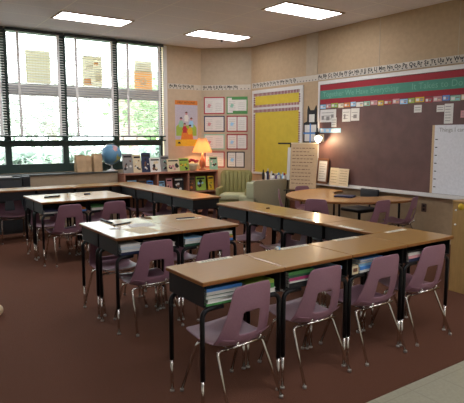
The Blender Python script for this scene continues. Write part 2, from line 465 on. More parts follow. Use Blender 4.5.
# ------------------------------------------------------------------ chairs
def sheet(rows, cols, fn, th, hole=None):
    """curved plastic sheet with thickness and an optional opening, cells (i,j) of the hole dropped"""
    mb = MB(); P = [[Vector(fn(j / (cols), i / rows)) for j in range(cols + 1)] for i in range(rows + 1)]
    def nrm(i, j):
        a = P[min(i + 1, rows)][j] - P[max(i - 1, 0)][j]; b_ = P[i][min(j + 1, cols)] - P[i][max(j - 1, 0)]
        return b_.cross(a).normalized()
    idx = {}; vs = []
    for side in (0, 1):
        for i in range(rows + 1):
            for j in range(cols + 1):
                idx[(side, i, j)] = len(vs); vs.append(P[i][j] + nrm(i, j) * (th / 2 if side == 0 else -th / 2))
    keep = {(i, j) for i in range(rows) for j in range(cols) if not (hole and hole(i, j))}
    fs = []
    for (i, j) in keep:
        q = [(i, j), (i, j + 1), (i + 1, j + 1), (i + 1, j)]
        fs.append(tuple(idx[(0,) + c] for c in q)); fs.append(tuple(idx[(1,) + c] for c in reversed(q)))
        for (di, dj, a, b_) in ((-1, 0, 0, 1), (0, 1, 1, 2), (1, 0, 2, 3), (0, -1, 3, 0)):
            if (i + di, j + dj) not in keep:
                A, B = q[a], q[b_]
                fs.append((idx[(0,) + B], idx[(0,) + A], idx[(1,) + A], idx[(1,) + B]))
    return mb.add(vs, fs, 0, True)

SEAT_Z = .342; CH = .716
def make_chair(seat_mat):
    c = empty('school_chair')
    # seat: u across, v front to back
    def seat(u, v):
        x = (u - .5) * 2; y = .215 - v * .365
        wd = .196 - .012 * v - .03 * (max(0, .14 - v) / .14) ** 2
        z = SEAT_Z + .052 - .050 * math.sin(PI / 2 * min(1, v * 1.25)) - .012 * math.sin(PI * min(1, v)) + .034 * x * x * (.35 + .65 * min(1, v * 1.4)) + (-.018 * ((.16 - v) / .16) ** 2 if v < .16 else 0) + (.045 * ((v - .80) / .20) ** 2 if v > .80 else 0)
        return (x * wd, y - .012 * x * x * (1 if v < .2 else 0), z)
    o = sheet(12, 12, seat, .007).build('seat', seat_mat, c)
    m_ = o.modifiers.new('sub', 'SUBSURF'); m_.levels = 1; m_.render_levels = 1
    def back(u, v):
        x = (u - .5) * 2
        wd = .138 + .062 * (1 - v) ** 1.4
        if v > .88: wd *= math.sqrt(max(0, 1 - ((v - .88) / .12) ** 2 * .22))
        y = -.145 - .062 * v - .014 * math.sin(PI * v) + (.046 - .034 * v) * x * x
        z = SEAT_Z + .012 + v * (CH - SEAT_Z - .012) - .008 * x ** 4 * (1 if v > .9 else 0) + .022 * x * x * (1 - v) ** 2
        if v < .15: y += .012 * ((.15 - v) / .15) ** 2
        return (x * wd, y, z)
    o = sheet(16, 16, back, .007, lambda i, j: (3 <= i <= 8 and 5 <= j <= 10)).build('backrest', seat_mat, c)
    m_ = o.modifiers.new('sub', 'SUBSURF'); m_.levels = 1; m_.render_levels = 1
    for sx in (-1, 1):
        for (ya, yb, tx) in ((.09, .210, .195), (-.09, -.232, .195)):
            q = [(sx * .10, ya, SEAT_Z - .016), (sx * .168, ya, SEAT_Z - .010), (sx * tx, yb, .012)]
            l = MB().tube(smooth_path(q, .035, 5), .0092).build('leg', 'chrome', c)
            MB().lathe([(.012, 0), (.013, .012), (.009, .018)], 0, 10, (sx * tx, yb, 0)).build('glide', 'glide', l)
    fr = MB()
    for ya in (.09, -.09): fr.tube([(-.105, ya, SEAT_Z - .016), (.105, ya, SEAT_Z - .016)], .0092)
    for sx in (-1, 1): fr.tube([(sx * .085, .09, SEAT_Z - .016), (sx * .085, -.09, SEAT_Z - .016), (sx * .085, -.148, SEAT_Z + .006), (sx * .085, -.172, SEAT_Z + .05)], .006)
    fr.tube([(-.12, -.166, SEAT_Z + .024), (.12, -.166, SEAT_Z + .024)], .007)
    fr.build('seat_frame', 'chrome', c)
    return c

DESK = None; CHAIR = None
def desk(x, y, rz, label, group):
    global DESK
    if DESK is None:
        DESK = make_desk(); DESK.location = (x, y, 0); DESK.rotation_euler = (0, 0, rz); d = DESK
    else: d = copy_tree(DESK, (x, y, 0), rz)
    return tag(d, label, 'desk', group)
def chair(x, y, rz, label, group):
    global CHAIR
    if CHAIR is None:
        CHAIR = make_chair('mauve'); CHAIR.location = (x, y, 0); CHAIR.rotation_euler = (0, 0, rz); c = CHAIR
    else: c = copy_tree(CHAIR, (x, y, 0), rz)
    return tag(c, label, 'chair', group)

ordn = ['first', 'second', 'third', 'fourth', 'fifth']
fr_desk = ['holding blue and white books', 'holding green and magenta books', 'holding pale blue workbooks', 'at the corner']
for i in range(4):
    x = X0 + W * (i + .5)
    desk(x, Y0 + DP / 2, 0, 'wood-topped desk, %s from left in the front row, %s' % (ordn[i], fr_desk[i]), 'student desks')
fr_ch = [(1.645, 2.385, .10), (2.245, 2.41, .0), (2.80, 2.40, -.02), (3.355, 2.41, -.03)]
fr_lab = ['mauve plastic chair at the leftmost desk of the front row, nearest the viewer', 'mauve plastic chair at the second desk of the front row', 'mauve plastic chair at the third desk of the front row', 'mauve plastic chair at the corner desk of the front row, beside the oak cabinet']
for (x, y, r), l in zip(fr_ch, fr_lab): chair(x, y, r, l, 'mauve school chairs')
# arm from the front row
XA = X0 + 4 * W
for i in range(4):
    y = Y0 + DP + W * (i + .5)
    desk(XA - DP / 2, y, PI / 2, 'wood-topped desk, %s behind the front row in the near right arm' % ordn[i], 'student desks')
    chair(XA - .16 - .02 * (i % 2), y + .02 - .03 * (i % 3), PI / 2 + .05 * ((i % 3) - 1), 'mauve chair tucked under the near right arm, %s behind the front row' % ordn[i], 'mauve school chairs')
# back arm
YB = 5.412
for i in range(4):
    y = YB + W * (i + .5) + .002
    desk(XA - DP / 2, y, PI / 2, 'wood-topped desk in the arm before the bookcase, %s from its near end' % ordn[i], 'student desks')
    chair(XA - .165 + .02 * (i % 2), y + .02 * (i % 2), PI / 2 - .05 * (i % 2), 'mauve chair tucked under the arm before the bookcase, %s from its near end' % ordn[i], 'mauve school chairs')
# back row along the windows
YR = 8.0515
YRn = YB + 4 * W + .004
for i in range(5):
    x = XA - DP - W * (i + .5) if False else XA - W * (i + .5)
    desk(x, YRn + DP / 2 + .0, PI, 'wood-topped desk in the row along the windows, %s from the bookcase end' % ordn[i], 'student desks')
    if i: chair(x, YRn + DP / 2 + .03 + .015 * (i % 2), PI, 'mauve chair on the window side of the far row, %s desk from the bookcase' % ordn[i], 'mauve school chairs')
# two islands of four desks
def island(ax, ay, nm, chairs):
    for r in range(2):
        for k in range(2):
            where = ('near left', 'near right', 'far left', 'far right')[r * 2 + k]
            desk(ax + W * (k + .5), ay + DP * (r + .5), 0 if r == 0 else PI, 'wood-topped desk, %s of the four pushed together %s' % (where, nm), 'student desks')
            dx, dy, a = chairs[r * 2 + k]
            chair(ax + W * (k + .5) + dx, ay + (DP / 2 - .05 if r == 0 else 1.5 * DP + .05) + dy, (0 if r == 0 else PI) + a, 'mauve chair at the %s desk of the island %s' % (where, nm), 'mauve school chairs')
IA = (1.456, 3.5935); IB = (1.572, 6.0727)
island(IA[0], IA[1], 'in mid-room', [(.03, -.015, .0), (.025, -.0, -.03), (-.015, .02, .04), (.02, 0.02, 0)])
island(IB[0], IB[1], 'nearer the windows', [(.03, -.01, .03), (.03, -.01, -.02), (-.02, 0.02, 0), (.02, 0.02, 0)])

# ------------------------------------------------------------------ books inside the desks
def book(x, y, z, w, d, h, cov, label, rz=0, pages_front=True, name='book'):
    """flat book, base at (x,y,z); w across, d deep; spine on the side facing away unless pages_front is False"""
    t = thing(name, label, 'book', (x, y, z), rz, 'books inside the desks')
    c = MB(); e = .0018
    c.box(-w / 2, w / 2, -d / 2, d / 2, 0, e); c.box(-w / 2, w / 2, -d / 2, d / 2, h - e, h)
    ys = (d / 2 - e, d / 2) if pages_front else (-d / 2, -d / 2 + e)
    c.box(-w / 2, w / 2, ys[0], ys[1], e, h - e)
    c.build('cover', cov, t)
    pa, pb = (-d / 2 + .004, d / 2 - e) if pages_front else (-d / 2 + e, d / 2 - .004)
    MB().box(-w / 2 + .004, w / 2 - .004, pa, pb, e, h - e).build('pages', 'white_paper', t)
    return t
ZB = H - .145 + .0042
def pile(x, y, w, d, specs, where):
    z = ZB
    for (cov, h, lab, pf) in specs:
        book(x + random.uniform(-.006, .006), y + random.uniform(-.004, .004), z, w * random.uniform(.94, 1), d, h, cov, '%s %s' % (lab, where), random.uniform(-.03, .03), pf); z += h + .0003
yb = Y0 + .1455
pile(X0 + .155, yb, .235, .24, [('green', .012, 'green book at the bottom', False), ('white_paper', .022, 'thick white book low', True), ('dark_green', .021, 'dark green book in the middle', True),
     ('white_paper', .018, 'white book second from the top', True), ('blue', .017, 'blue book on top', False)], 'inside the leftmost front-row desk')
pile(X0 + .41, yb, .20, .22, [('white_paper', .025, 'white workbook at the bottom', True), ('green', .028, 'green folder in the middle', False), ('lime', .02, 'yellow-green book on top', False)], 'in the right half of the leftmost front-row desk')
pile(X0 + W + .15, yb, .20, .23, [('black', .028, 'black book at the bottom', False), ('white_paper', .012, 'thin white book', True), ('magenta', .018, 'magenta book', False), ('dark_green', .016, 'dark green book', False), ('green', .02, 'bright green book on top', False)], 'inside the second front-row desk')
pile(X0 + W + .40, yb, .20, .22, [('green', .03, 'green binder at the bottom', False), ('purple', .02, 'purple book in the middle', False), ('lightblue', .02, 'pale blue book on top', False)], 'in the right half of the second front-row desk')
pile(X0 + 2 * W + .22, yb, .24, .23, [('white_paper', .016, 'white workbook at the bottom', True), ('blue', .022, 'blue book in the middle', False), ('lightblue', .02, 'pale blue book near the top', False), ('white_paper', .012, 'thin white workbook on top', True), ('blue', .016, 'bright blue workbook laid uppermost', True)], 'inside the third front-row desk')
pile(X0 + 3 * W + .15, yb, .20, .23, [('navy', .022, 'dark blue book at the bottom', False), ('pink', .02, 'pink book in the middle', False), ('white_paper', .022, 'white book on top', True), ('black', .012, 'thin black notebook uppermost', False)], 'inside the corner front-row desk')
t = thing('small_carton', 'small cream carton with brown print in the left of the third front-row desk', 'box', (X0 + 2 * W + .058, Y0 + .057, ZB))
MB().box(-.028, .028, -.03, .03, 0, .055).build('carton', 'cream_paper', t)
MB().box(-.02, .02, -.0312, -.0302, .015, .04).build('brown_print', 'brown', t)
yi = IA[1] + .136
pile(IA[0] + .13, yi, .17, .22, [('navy', .02, 'dark blue book at the bottom', False), ('white_paper', .022, 'white book low in the stack', True), ('lightblue', .015, 'pale blue book in the middle', True), ('white_paper', .02, 'white book on top', True)], 'at the left of the near left middle-island desk')
pile(IA[0] + .42, yi, .19, .22, [('black', .02, 'black book at the bottom', False), ('white_paper', .03, 'thick white workbook on top', True)], 'at the right of the near left middle-island desk')
pile(IA[0] + W + .13, yi, .19, .22, [('dark_green', .02, 'dark green book at the bottom', False), ('white_paper', .024, 'white book in the middle', True), ('lightblue', .02, 'pale blue book on top', True)], 'at the left of the near right middle-island desk')
pile(IA[0] + W + .46, yi, .12, .2, [('blue', .022, 'blue book at the bottom', False), ('orange', .018, 'orange book', False), ('lime', .014, 'yellow-green book', False), ('white_paper', .03, 'white book on top', True)], 'at the right end of the near right middle-island desk')
yi = IB[1] + .136
pile(IB[0] + .12, yi, .17, .22, [('white_paper', .02, 'white book at the bottom', True), ('navy', .02, 'dark blue book on top', False)], 'in the near left desk of the window-side island')
pile(IB[0] + W - .09, yi, .12, .22, [('blue', .02, 'blue book at the bottom', False), ('orange', .02, 'orange book on top', False)], 'at the right of the near left window-side island desk')
pile(IB[0] + W + .12, yi, .18, .22, [('white_paper', .03, 'white workbook at the bottom', True), ('green', .02, 'green book on top', False)], 'in the near right desk of the window-side island')

# ------------------------------------------------------------------ things lying on the desktops
ZT = H + .0003
def strip(x, y, rz, label, w=.245, d=.045):
    t = thing('name_strip', label, 'name strip', (x, y, ZT), rz, 'paper name strips on the desks')
    MB().box(-w / 2, w / 2, -d / 2, d / 2, 0, .0012).build('strip', 'strip_cream', t)
    b = MB()
    for k in range(9):
        xx = -w / 2 + .03 + k * .021
        b.box(xx, xx + .011, -.012, .010, .0012, .0016, 0)
    b.box(-w / 2 + .01, w / 2 - .01, -.018, -.0165, .0012, .0016, 1)
    b.build('lettering', ['print_grey', 'green'], t)
yb2 = Y0 + DP - .028
strip(1.69, yb2, .02, 'paper name strip on the leftmost desk of the front row')
strip(2.335, yb2, 0, 'paper name strip on the second desk of the front row, beside an eraser')
strip(2.845, yb2, 0, 'paper name strip on the third desk of the front row')
strip(3.41, yb2 - .005, .03, 'paper name strip on the corner desk of the front row')
strip(3.225, 2.915, PI / 2, 'paper name strip on the first arm desk behind the corner desk')
strip(3.225, 3.50, PI / 2, 'paper name strip on the second arm desk behind the corner')
t = thing('eraser', 'small white eraser at the left end of a name strip on the second front-row desk', 'eraser', (2.186, yb2 - .002, ZT), .2)
MB().rbox(-.018, .018, -.010, .010, 0, .018, .004).build('eraser_body', 'white_paper', t); MB().box(.004, .0185, -.0105, .0105, .0, .0185).build('eraser_sleeve', 'lightblue', t)
def pencil(x, y, rz, L, m, label, r=.006):
    t = thing('pencil', label, 'pencil', (x, y, ZT), rz)
    T = Matrix.Translation((0, 0, r)) @ Matrix.Rotation(PI / 2, 4, 'Y')
    MB().lathe([(r, -L / 2), (r, L / 2 - .02)], 0, 6, T=T).build('shaft', m, t)
    MB().lathe([(r, L / 2 - .02), (.001, L / 2)], 0, 6, T=T).build('tip', 'cream_paper', t)
    return t
pencil(1.675, 4.32, -1.56, .30, 'black', 'long black pencil lying along the left part of the middle island', .009)
pencil(1.75, 4.155, .35, .21, 'black', 'black pencil lying crosswise beside the white sheet on the middle island')
pencil(2.36, 4.125, -.15, .20, 'navy', 'dark pencil lying on the name strip of the far right middle-island desk', .005)
pencil(2.06, 4.33, -.9, .12, 'brown', 'short brown pencil on the far edge of the middle island')
strip(2.37, 4.09, -.12, 'paper name strip on the middle island under a dark pencil')
def paper(x, y, rz, w, d, m, label, z=0):
    t = thing('paper_sheet', label, 'paper', (x, y, ZT + z), rz, 'loose papers on the desks')
    MB().box(-w / 2, w / 2, -d / 2, d / 2, 0, .0009).build('sheet', m, t)
    b = MB()
    for k in range(6): b.box(-w / 2 + .02, w / 2 - .03, d / 2 - .04 - k * d * .13, d / 2 - .037 - k * d * .13, .0009, .0011)
    b.build('writing', 'print_grey', t)
paper(1.765, 3.80, .15, .21, .27, 'cream_paper', 'cream sheet of paper near the front edge of the middle island')
paper(1.86, 4.02, -.2, .21, .16, 'white_paper', 'white sheet of paper beside the pencils on the middle island', .0012)
paper(1.60, 4.0, .3, .08, .06, 'white_paper', 'small white paper scrap at the left of the middle island')
pencil(1.83, 6.515, .2, .22, 'black', 'dark pencil lying on the left desk of the window-side island', .010)
pencil(2.29, 6.56, .1, .10, 'navy', 'short dark pencil on the right desk of the window-side island', .010)
t = thing('eraser', 'small dark eraser on the far part of the near right arm of desks', 'eraser', (3.38, 4.20, ZT))
MB().rbox(-.016, .016, -.010, .010, 0, .012, .003).build('eraser_body', 'brown', t); MB().box(.004, .0165, -.0105, .0105, 0, .0125).build('eraser_sleeve', 'black', t)

# ------------------------------------------------------------------ kidney table and its chairs
KX, KY, KZ = 5.92, 5.18, .665
out = []
for k in range(33):
    a = math.radians(96 + 168 * k / 32); out.append((KX + 1.20 * math.cos(a), KY + .93 * math.sin(a)))
out += [(5.98, KY - .91), (6.03, KY - .86), (6.05, KY - .78), (6.05, KY - .46)]
for k in range(13):
    a = math.radians(270 - 180 * k / 12); out.append((6.0 + .47 * math.cos(a), KY + .44 * math.sin(a)))
out += [(6.05, KY + .46), (6.05, KY + .78), (6.03, KY + .86), (5.98, KY + .91)]
t = thing('kidney_table', 'large kidney-shaped wooden table before the chalkboard', 'table', (5.5, KY, 0))
loc = [(x - 5.5, y - KY) for x, y in out]
MB().prism(loc, KZ - .003, KZ).build('tabletop', 'kidney_wood', t)
MB().prism([(x * 1.003, y * 1.003) for x, y in loc], KZ - .028, KZ - .0031).build('edge_band', 'desk_edge', t)
for (x, y) in ((-.28, -.25), (-.28, .25), (.52, -.62), (.52, .62)):
    l = MB().tube([(x, y, KZ - .029), (x, y, .25)], .016).build('leg', 'black_steel', t)
    MB().tube([(x, y, .26), (x, y, .01)], .0125).build('leg_extension', 'chrome', l)
    MB().lathe([(.018, 0), (.018, .01), (.01, .016)], 0, 10, (x, y, 0)).build('glide', 'glide', l)
chair(4.79, 4.88, -.98, 'mauve chair at the kidney table, on the side facing the arm of desks', 'mauve school chairs')
chair(5.24, 4.40, .0, 'mauve chair at the near end of the kidney table, left of two', 'mauve school chairs')
chair(5.83, 4.40, .35, 'mauve chair at the near end of the kidney table, right of two, nearest wall', 'mauve school chairs')
chair(5.18, 5.86, -2.28, 'mauve chair at the far left end of the kidney table, before the grey armchair', 'mauve school chairs')
chair(5.66, 5.99, PI - .1, 'mauve chair at the far end of the kidney table, before the paper easel', 'mauve school chairs')
# teacher's chair in the notch
t = thing('office_chair', 'black low-backed office chair in the notch of the kidney table', 'chair', (5.83, KY - .07, 0), PI / 2)
MB().rbox(-.20, .20, -.19, .19, .42, .475, .02).build('seat', 'black', t)
MB().rbox(-.17, .17, -.235, -.195, .50, .735, .018).build('backrest', 'black', t)
MB().tube(smooth_path([(0, -.05, .415), (0, -.21, .415), (0, -.243, .65)], .05), .014).build('back_support', 'black_steel', t)
MB().tube([(0, 0, .42), (0, 0, .09)], .022).build('column', 'black_steel', t)
for k in range(5):
    a = 2 * PI * k / 5 + .3
    l = MB().tube([(0, 0, .09), (.22 * math.cos(a), .22 * math.sin(a), .062)], [.018, .012]).build('base_arm', 'black_steel', t)
    MB().lathe([(.012, -.012), (.022, -.010), (.022, .010), (.012, .012)], 0, 10, T=Matrix.Translation((.22 * math.cos(a), .22 * math.sin(a), .0225)) @ Matrix.Rotation(PI / 2, 4, 'X')).build('caster', 'rubber', l)
# dark binder on the table
t = thing('binder', 'thin dark closed binder lying on the kidney table beside its notch', 'binder', (5.42, 5.02, KZ + .0004), .5)
MB().rbox(-.10, .10, -.13, .13, 0, .022, .003, smooth=False).build('cover', 'navy', t); MB().box(-.094, .1005, -.125, .125, .004, .018).build('pages', 'white_paper', t)

# ------------------------------------------------------------------ chalkboard wall
BY0, BY1, BZ0, BZ1 = 6.385, 2.35, .713, 2.405
bw = BY0 - BY1
t = thing('chalkboard', 'dark maroon chalkboard in a white frame along the right wall', 'chalkboard', mw=RW(BY0, BZ0, .001))
MB().box(.03, bw - .03, .03, BZ1 - BZ0 - .03, 0, .012).build('writing_surface', 'board_maroon', t)
b = MB(); hh = BZ1 - BZ0
b.box(0, .035, 0, hh, 0, .022); b.box(bw - .035, bw, 0, hh, 0, .022); b.box(.035, bw - .035, hh - .055, hh, 0, .022); b.box(.035, bw - .035, 0, .03, 0, .022)
b.build('frame', 'white_metal', t)
b = MB(); b.box(0, bw, -.012, 0, 0, .10); b.box(0, bw, 0, .012, .094, .10)
b.build('chalk_tray', 'white_metal', t)
TZ = BZ0 + .0004                                   # tray surface

# banner
t = thing('banner', 'long red banner with a green band of pale lettering along the chalkboard top', 'banner', mw=RW(6.338, 2.035, .0145))
bl = 6.338 - 2.42
MB().box(0, bl, 0, .305, 0, .002).build('red_paper', 'crimson', t)
MB().box(0, bl, .075, .215, .002, .0035).build('green_band', 'teal_paper', t)
mk('faded_lettering', '#6fa892', .85)
text_part('lettering', 'Together We Have Everything', .118, .06, .145, .004, 'faded_lettering', t, 'LEFT', .0003, 1.0, 1.02)
text_part('lettering', 'It Takes to Do it, Come On', .125, 1.77, .145, .004, 'faded_lettering', t, 'LEFT', .0003, 1.0, 1.02)
# coloured cards under the banner
cc = ['lightblue', 'pink', 'lime', 'cream_paper', 'orange', 'lightblue', 'white_paper', 'pale_green', 'pink', 'yellow', 'red', 'pink', 'lightblue', 'lime', 'yellow', 'red', 'pink', 'blue', 'pale_green', 'cream_paper', 'orange', 'lightblue']
cn = {'lightblue': 'pale blue', 'pink': 'pink', 'lime': 'yellow-green', 'cream_paper': 'cream', 'orange': 'orange', 'white_paper': 'white', 'pale_green': 'pale green', 'yellow': 'yellow', 'red': 'red', 'blue': 'blue'}
y = 6.335
for i, c in enumerate(cc):
    w_ = (.125, .10, .14, .115)[i % 4]
    t = thing('picture_card', '%s picture card under the red banner, number %d from the left' % (cn[c], i + 1), 'card', mw=RW(y, 1.955 + .006 * (i % 3), .0145), group='picture cards under the banner')
    MB().box(0, w_, 0, .068, 0, .0015).build('card', c, t)
    b = MB(); b.box(.012, w_ * .45, .014, .05, .0015, .002, 0); b.box(w_ * .52, w_ - .012, .035, .05, .0015, .002, 1); b.box(w_ * .55, w_ - .02, .016, .028, .0015, .002, 2)
    b.build('printing', ['white_paper', 'print_grey', cc[(i + 3) % len(cc)]], t)
    y -= w_ + .012
# papers pinned on the board
def wall_sheet(name, mw, w, h, m, label, cat, lines=0, group=None, inkm='print_grey', blocks=()):
    t = thing(name, label, cat, mw=mw, group=group)
    MB().box(0, w, 0, h, 0, .0015).build('sheet', m, t)
    if lines or blocks:
        b = MB()
        for k in range(lines):
            yy = h - (k + 1) * h / (lines + 1); b.box(w * .1, w * (.9 - .25 * random.random()), yy - .004, yy + .004, .0015, .0019)
        for (x0, x1, y0, y1) in blocks: b.box(w * x0, w * x1, h * y0, h * y1, .0015, .002)
        b.build('writing', inkm, t)
    return t
g = 'papers pinned to the chalkboard'
wall_sheet('drawing', RW(6.335, 1.735, .0145), .36, .205, 'white_paper', 'wide white drawing at the top left corner of the chalkboard', 'drawing', 3, g, 'print_grey', [(.1, .25, .2, .5), (.4, .6, .15, .45), (.7, .85, .3, .6)])
wall_sheet('drawing', RW(6.07, 1.655, .0165), .11, .15, 'white_paper', 'narrow white sheet hanging below the wide corner drawing', 'drawing', 3, g)
wall_sheet('drawing', RW(5.84, 1.735, .0145), .17, .195, 'white_paper', 'white drawing with ink figures, left of the pair right of the corner drawing', 'drawing', 3, g, 'print_grey', [(.2, .4, .2, .6)])
wall_sheet('drawing', RW(5.66, 1.745, .0145), .17, .19, 'white_paper', 'white drawing with ink figures, right of the pair right of the corner drawing', 'drawing', 2, g, 'print_grey', [(.3, .7, .2, .5)])
wall_sheet('word_strip', RW(6.335, 1.565, .0145), .47, .07, 'lightblue', 'long pale blue word strip low at the left of the chalkboard', 'word strip', 0, g, 'white_paper', [(.05, .2, .2, .8), (.3, .45, .2, .8), (.55, .7, .2, .8), (.8, .95, .3, .7)])
wall_sheet('note', RW(6.335, 1.42, .0145), .10, .12, 'cream_paper', 'small cream note on the chalkboard beside the clip-on lamp', 'note', 3, g)
wall_sheet('note', RW(4.515, 1.83, .0145), .12, .10, 'white_paper', 'small square white note under the card strip, nearer the middle', 'note', 2, g)
wall_sheet('note', RW(4.165, 1.825, .0145), .11, .085, 'white_paper', 'small square white note left of the long hanging strip', 'note', 2, g)
wall_sheet('note', RW(4.05, 1.67, .0145), .125, .255, 'white_paper', 'long white strip hanging above the large white chart', 'note', 6, g)
wall_sheet('note', RW(3.82, 1.74, .0145), .12, .09, 'pink', 'small pink note at the right edge of the view', 'note', 2, g)
# white chart on the right of the board
t = thing('white_chart', 'large white chart with a faint title standing at the right of the chalkboard', 'chart', mw=RW(4.205, .748, .0235))
mk('chart_white', '#dcdee0', .7)
MB().box(0, 1.25, 0, .905, 0, .004).build('sheet', 'chart_white', t)
MB().box(0, .035, 0, .905, .004, .006).build('tan_border', 'tan_paper', t)
text_part('title', 'Things I can do', .075, .10, .84, .0045, 'print_grey', t, 'LEFT')
b = MB()
for k in range(7): b.box(.05, .085, .08 + k * .105, .092 + k * .105, .004, .0046)
b.build('row_marks', 'ink', t)
# things on the tray
tilt = Matrix.Rotation(math.radians(-6), 4, 'X')
def lean(Y, off=.075): return RW(Y, TZ + .003, off) @ tilt
t = thing('framed_notice', 'wooden framed white notice leaning on the chalk tray by the lamp', 'framed notice', mw=lean(6.33))
fw, fh = .25, .43
b = MB(); b.box(0, .028, 0, fh, 0, .015); b.box(fw - .028, fw, 0, fh, 0, .015); b.box(.028, fw - .028, 0, .05, 0, .015); b.box(.028, fw - .028, fh - .04, fh, 0, .015)
b.build('wooden_frame', 'brown', t)
MB().box(.028, fw - .028, .05, fh - .04, 0, .008).build('notice', 'white_paper', t)
b = MB()
for k in range(7): b.box(.05, fw - .06 - .03 * (k % 2), .09 + k * .04, .097 + k * .04, .008, .0086)
b.build('writing', 'print_grey', t)
t = thing('open_booklet', 'open cream booklet standing on the chalk tray right of the framed notice', 'booklet', mw=lean(6.03))
MB().box(0, .2, 0, .285, 0, .006, T=Matrix.Rotation(-.12, 4, 'Y')).build('left_page', 'cream_paper', t)
MB().box(.2, .40, 0, .28, 0, .006, T=Matrix.Translation((.2, 0, .024)) @ Matrix.Rotation(.12, 4, 'Y') @ Matrix.Translation((-.2, 0, 0))).build('right_page', 'cream_paper', t)
b = MB()
for k in range(5): b.box(.02, .17, .05 + k * .045, .055 + k * .045, .0062, .0066, T=Matrix.Rotation(-.12, 4, 'Y'))
for k in range(6): b.box(.03, .17, .04 + k * .04, .045 + k * .04, .0062, .0066, T=Matrix.Translation((.2, 0, .024)) @ Matrix.Rotation(.12, 4, 'Y'))
b.build('printing', 'brown', t)

# outlet
t = thing('wall_outlet', 'brown electrical outlet plate low on the right wall under the chalkboard', 'outlet', mw=RW(4.335, .475, .0005))
MB().box(0, .075, 0, .115, 0, .006).build('plate', 'outlet', t)
MB().box(.022, .053, .018, .048, .006, .008).box(.022, .053, .066, .096, .006, .008).build('sockets', 'black', t)

# clip-on lamp
t = thing('clip_lamp', 'bright clip-on gooseneck lamp at the left edge of the chalkboard', 'lamp', (6.165, 6.36, 1.55))
MB().rbox(-.025, .022, -.03, .03, -.03, .03, .006).build('clip', 'black', t)
gp = smooth_path([(0, 0, .02), (-.01, -.02, .09), (-.10, -.10, .08), (-.125, -.15, -.03)], .06, 6)
MB().tube(gp, .006).build('gooseneck', 'black', t)
T = Matrix.Translation((-.13, -.16, -.06)) @ Matrix.Rotation(math.radians(38), 4, 'Y') @ Matrix.Rotation(math.radians(-30), 4, 'X')
MB().lathe([(.018, .055), (.026, .03), (.046, -.005), (.060, -.030), (.058, -.030), (.044, -.004), (.022, .028)], 0, 20, T=T, close=False).build('shade', 'white_metal', t)
MB().lathe([(.006, .012), (.022, -.005), (.042, -.04), (.046, -.062), (.036, -.092), (.014, -.106)], 0, 16, T=T).build('bulb', 'bulb', t)
lamp_inside('bulb_light', T @ Vector((0, 0, -.06)), 20, '#ffdcae', t)

# ------------------------------------------------------------------ letter strips
mk('strip_paper', '#c4bdae', .8)
def letter_strip(mw, L, body, label, size=.05, n=1):
    t = thing('letter_strip', label, 'letter strip', mw=mw, group='alphabet strips')
    MB().box(0, L, 0, .10, 0, .002).build('strip', 'strip_paper', t)
    text_part('letters', body, size, .03, .06, .0024, 'ink', t, 'LEFT', .0004, 1.12, 1.0, .0025)
    b = MB(); k = 0
    while .03 + k * .075 < L - .03:
        b.box(.035 + k * .075, .055 + k * .075, .012, .028, .002, .0026); k += 1
    b.build('numbers', 'ink', t)
letter_strip(WW(4.76, 2.41, .0008), .735, 'Aa Bb Cc Dd Ee Ff', 'white alphabet strip on the window wall above the yellow-titled poster', .062)
letter_strip(DW(.01, 2.41, .0008), .985, 'Gg Hh Ii Jj Kk Ll Mm Nn', 'white alphabet strip on the diagonal corner wall', .062)
letter_strip(RW(8.24, 2.425, .0008), 1.8, 'Oo Pp Qq Rr Ss Tt Uu Vv Ww Xx Yy Zz', 'white alphabet strip above the yellow bulletin board', .066)
letter_strip(RW(6.43, 2.425, .0138), 4.0, 'Aa Bb Cc Dd Ee Ff Gg Hh Ii Jj Kk Ll Mm Nn Oo Pp Qq Rr Ss Tt Uu Vv Ww Xx Yy Zz', 'white alphabet strip above the chalkboard', .074)

# ------------------------------------------------------------------ yellow bulletin board
t = thing('bulletin_board', 'yellow papered bulletin board with dashed red border in the far right corner', 'bulletin board', mw=RW(8.20, .78, .001))
bw_, bh_ = 1.44, 1.60
b = MB(); b.box(0, .04, 0, bh_, 0, .025); b.box(bw_ - .06, bw_, 0, bh_, 0, .025); b.box(.04, bw_ - .06, bh_ - .06, bh_, 0, .025); b.box(.04, bw_ - .06, 0, .04, 0, .025)
b.box(.04, bw_ - .06, 1.235, 1.275, 0, .020)
b.build('frame', 'white_metal', t)
MB().box(.04, bw_ - .06, .04, 1.235, 0, .012).build('lower_panel', 'yellow_paper', t)
MB().box(.04, bw_ - .06, 1.275, bh_ - .06, 0, .012).build('upper_panel', 'yellow_paper', t)
def dashes(x0, x1, y0, y1, horiz):
    n = int(((x1 - x0) if horiz else (y1 - y0)) / .040)
    for k in range(n):
        if horiz:
            a = x0 + k * .040; b.box(a, a + .026, y0, y1, .0142, .0155, 0)
        else:
            a = y0 + k * .040; b.box(x0, x1, a, a + .026, .0142, .0155, 0)
mk('dash_red', '#7c161f', .8)
for (ya, yb_, nm) in ((.04, 1.235, 'lower_dashed_border'), (1.275, 1.54, 'upper_dashed_border')):
    b = MB()
    dashes(.04, bw_ - .06, yb_ - .055, yb_, True)
    if ya > 1: dashes(.04, bw_ - .06, ya, ya + .045, True)
    dashes(.04, .085, ya + (.045 if ya > 1 else 0), yb_ - .055, False); dashes(bw_ - .105, bw_ - .06, ya + (.045 if ya > 1 else 0), yb_ - .055, False)
    x1_ = bw_ - .06
    b.box(.04, x1_, yb_ - .055, yb_, .012, .0140, 1)
    if ya > 1: b.box(.04, x1_, ya, ya + .045, .012, .0140, 1)
    b.box(.04, .085, ya + (.045 if ya > 1 else 0), yb_ - .055, .012, .0140, 1); b.box(x1_ - .045, x1_, ya + (.045 if ya > 1 else 0), yb_ - .055, .012, .0140, 1)
    b.build(nm, ['dash_red', 'white_paper'], t)

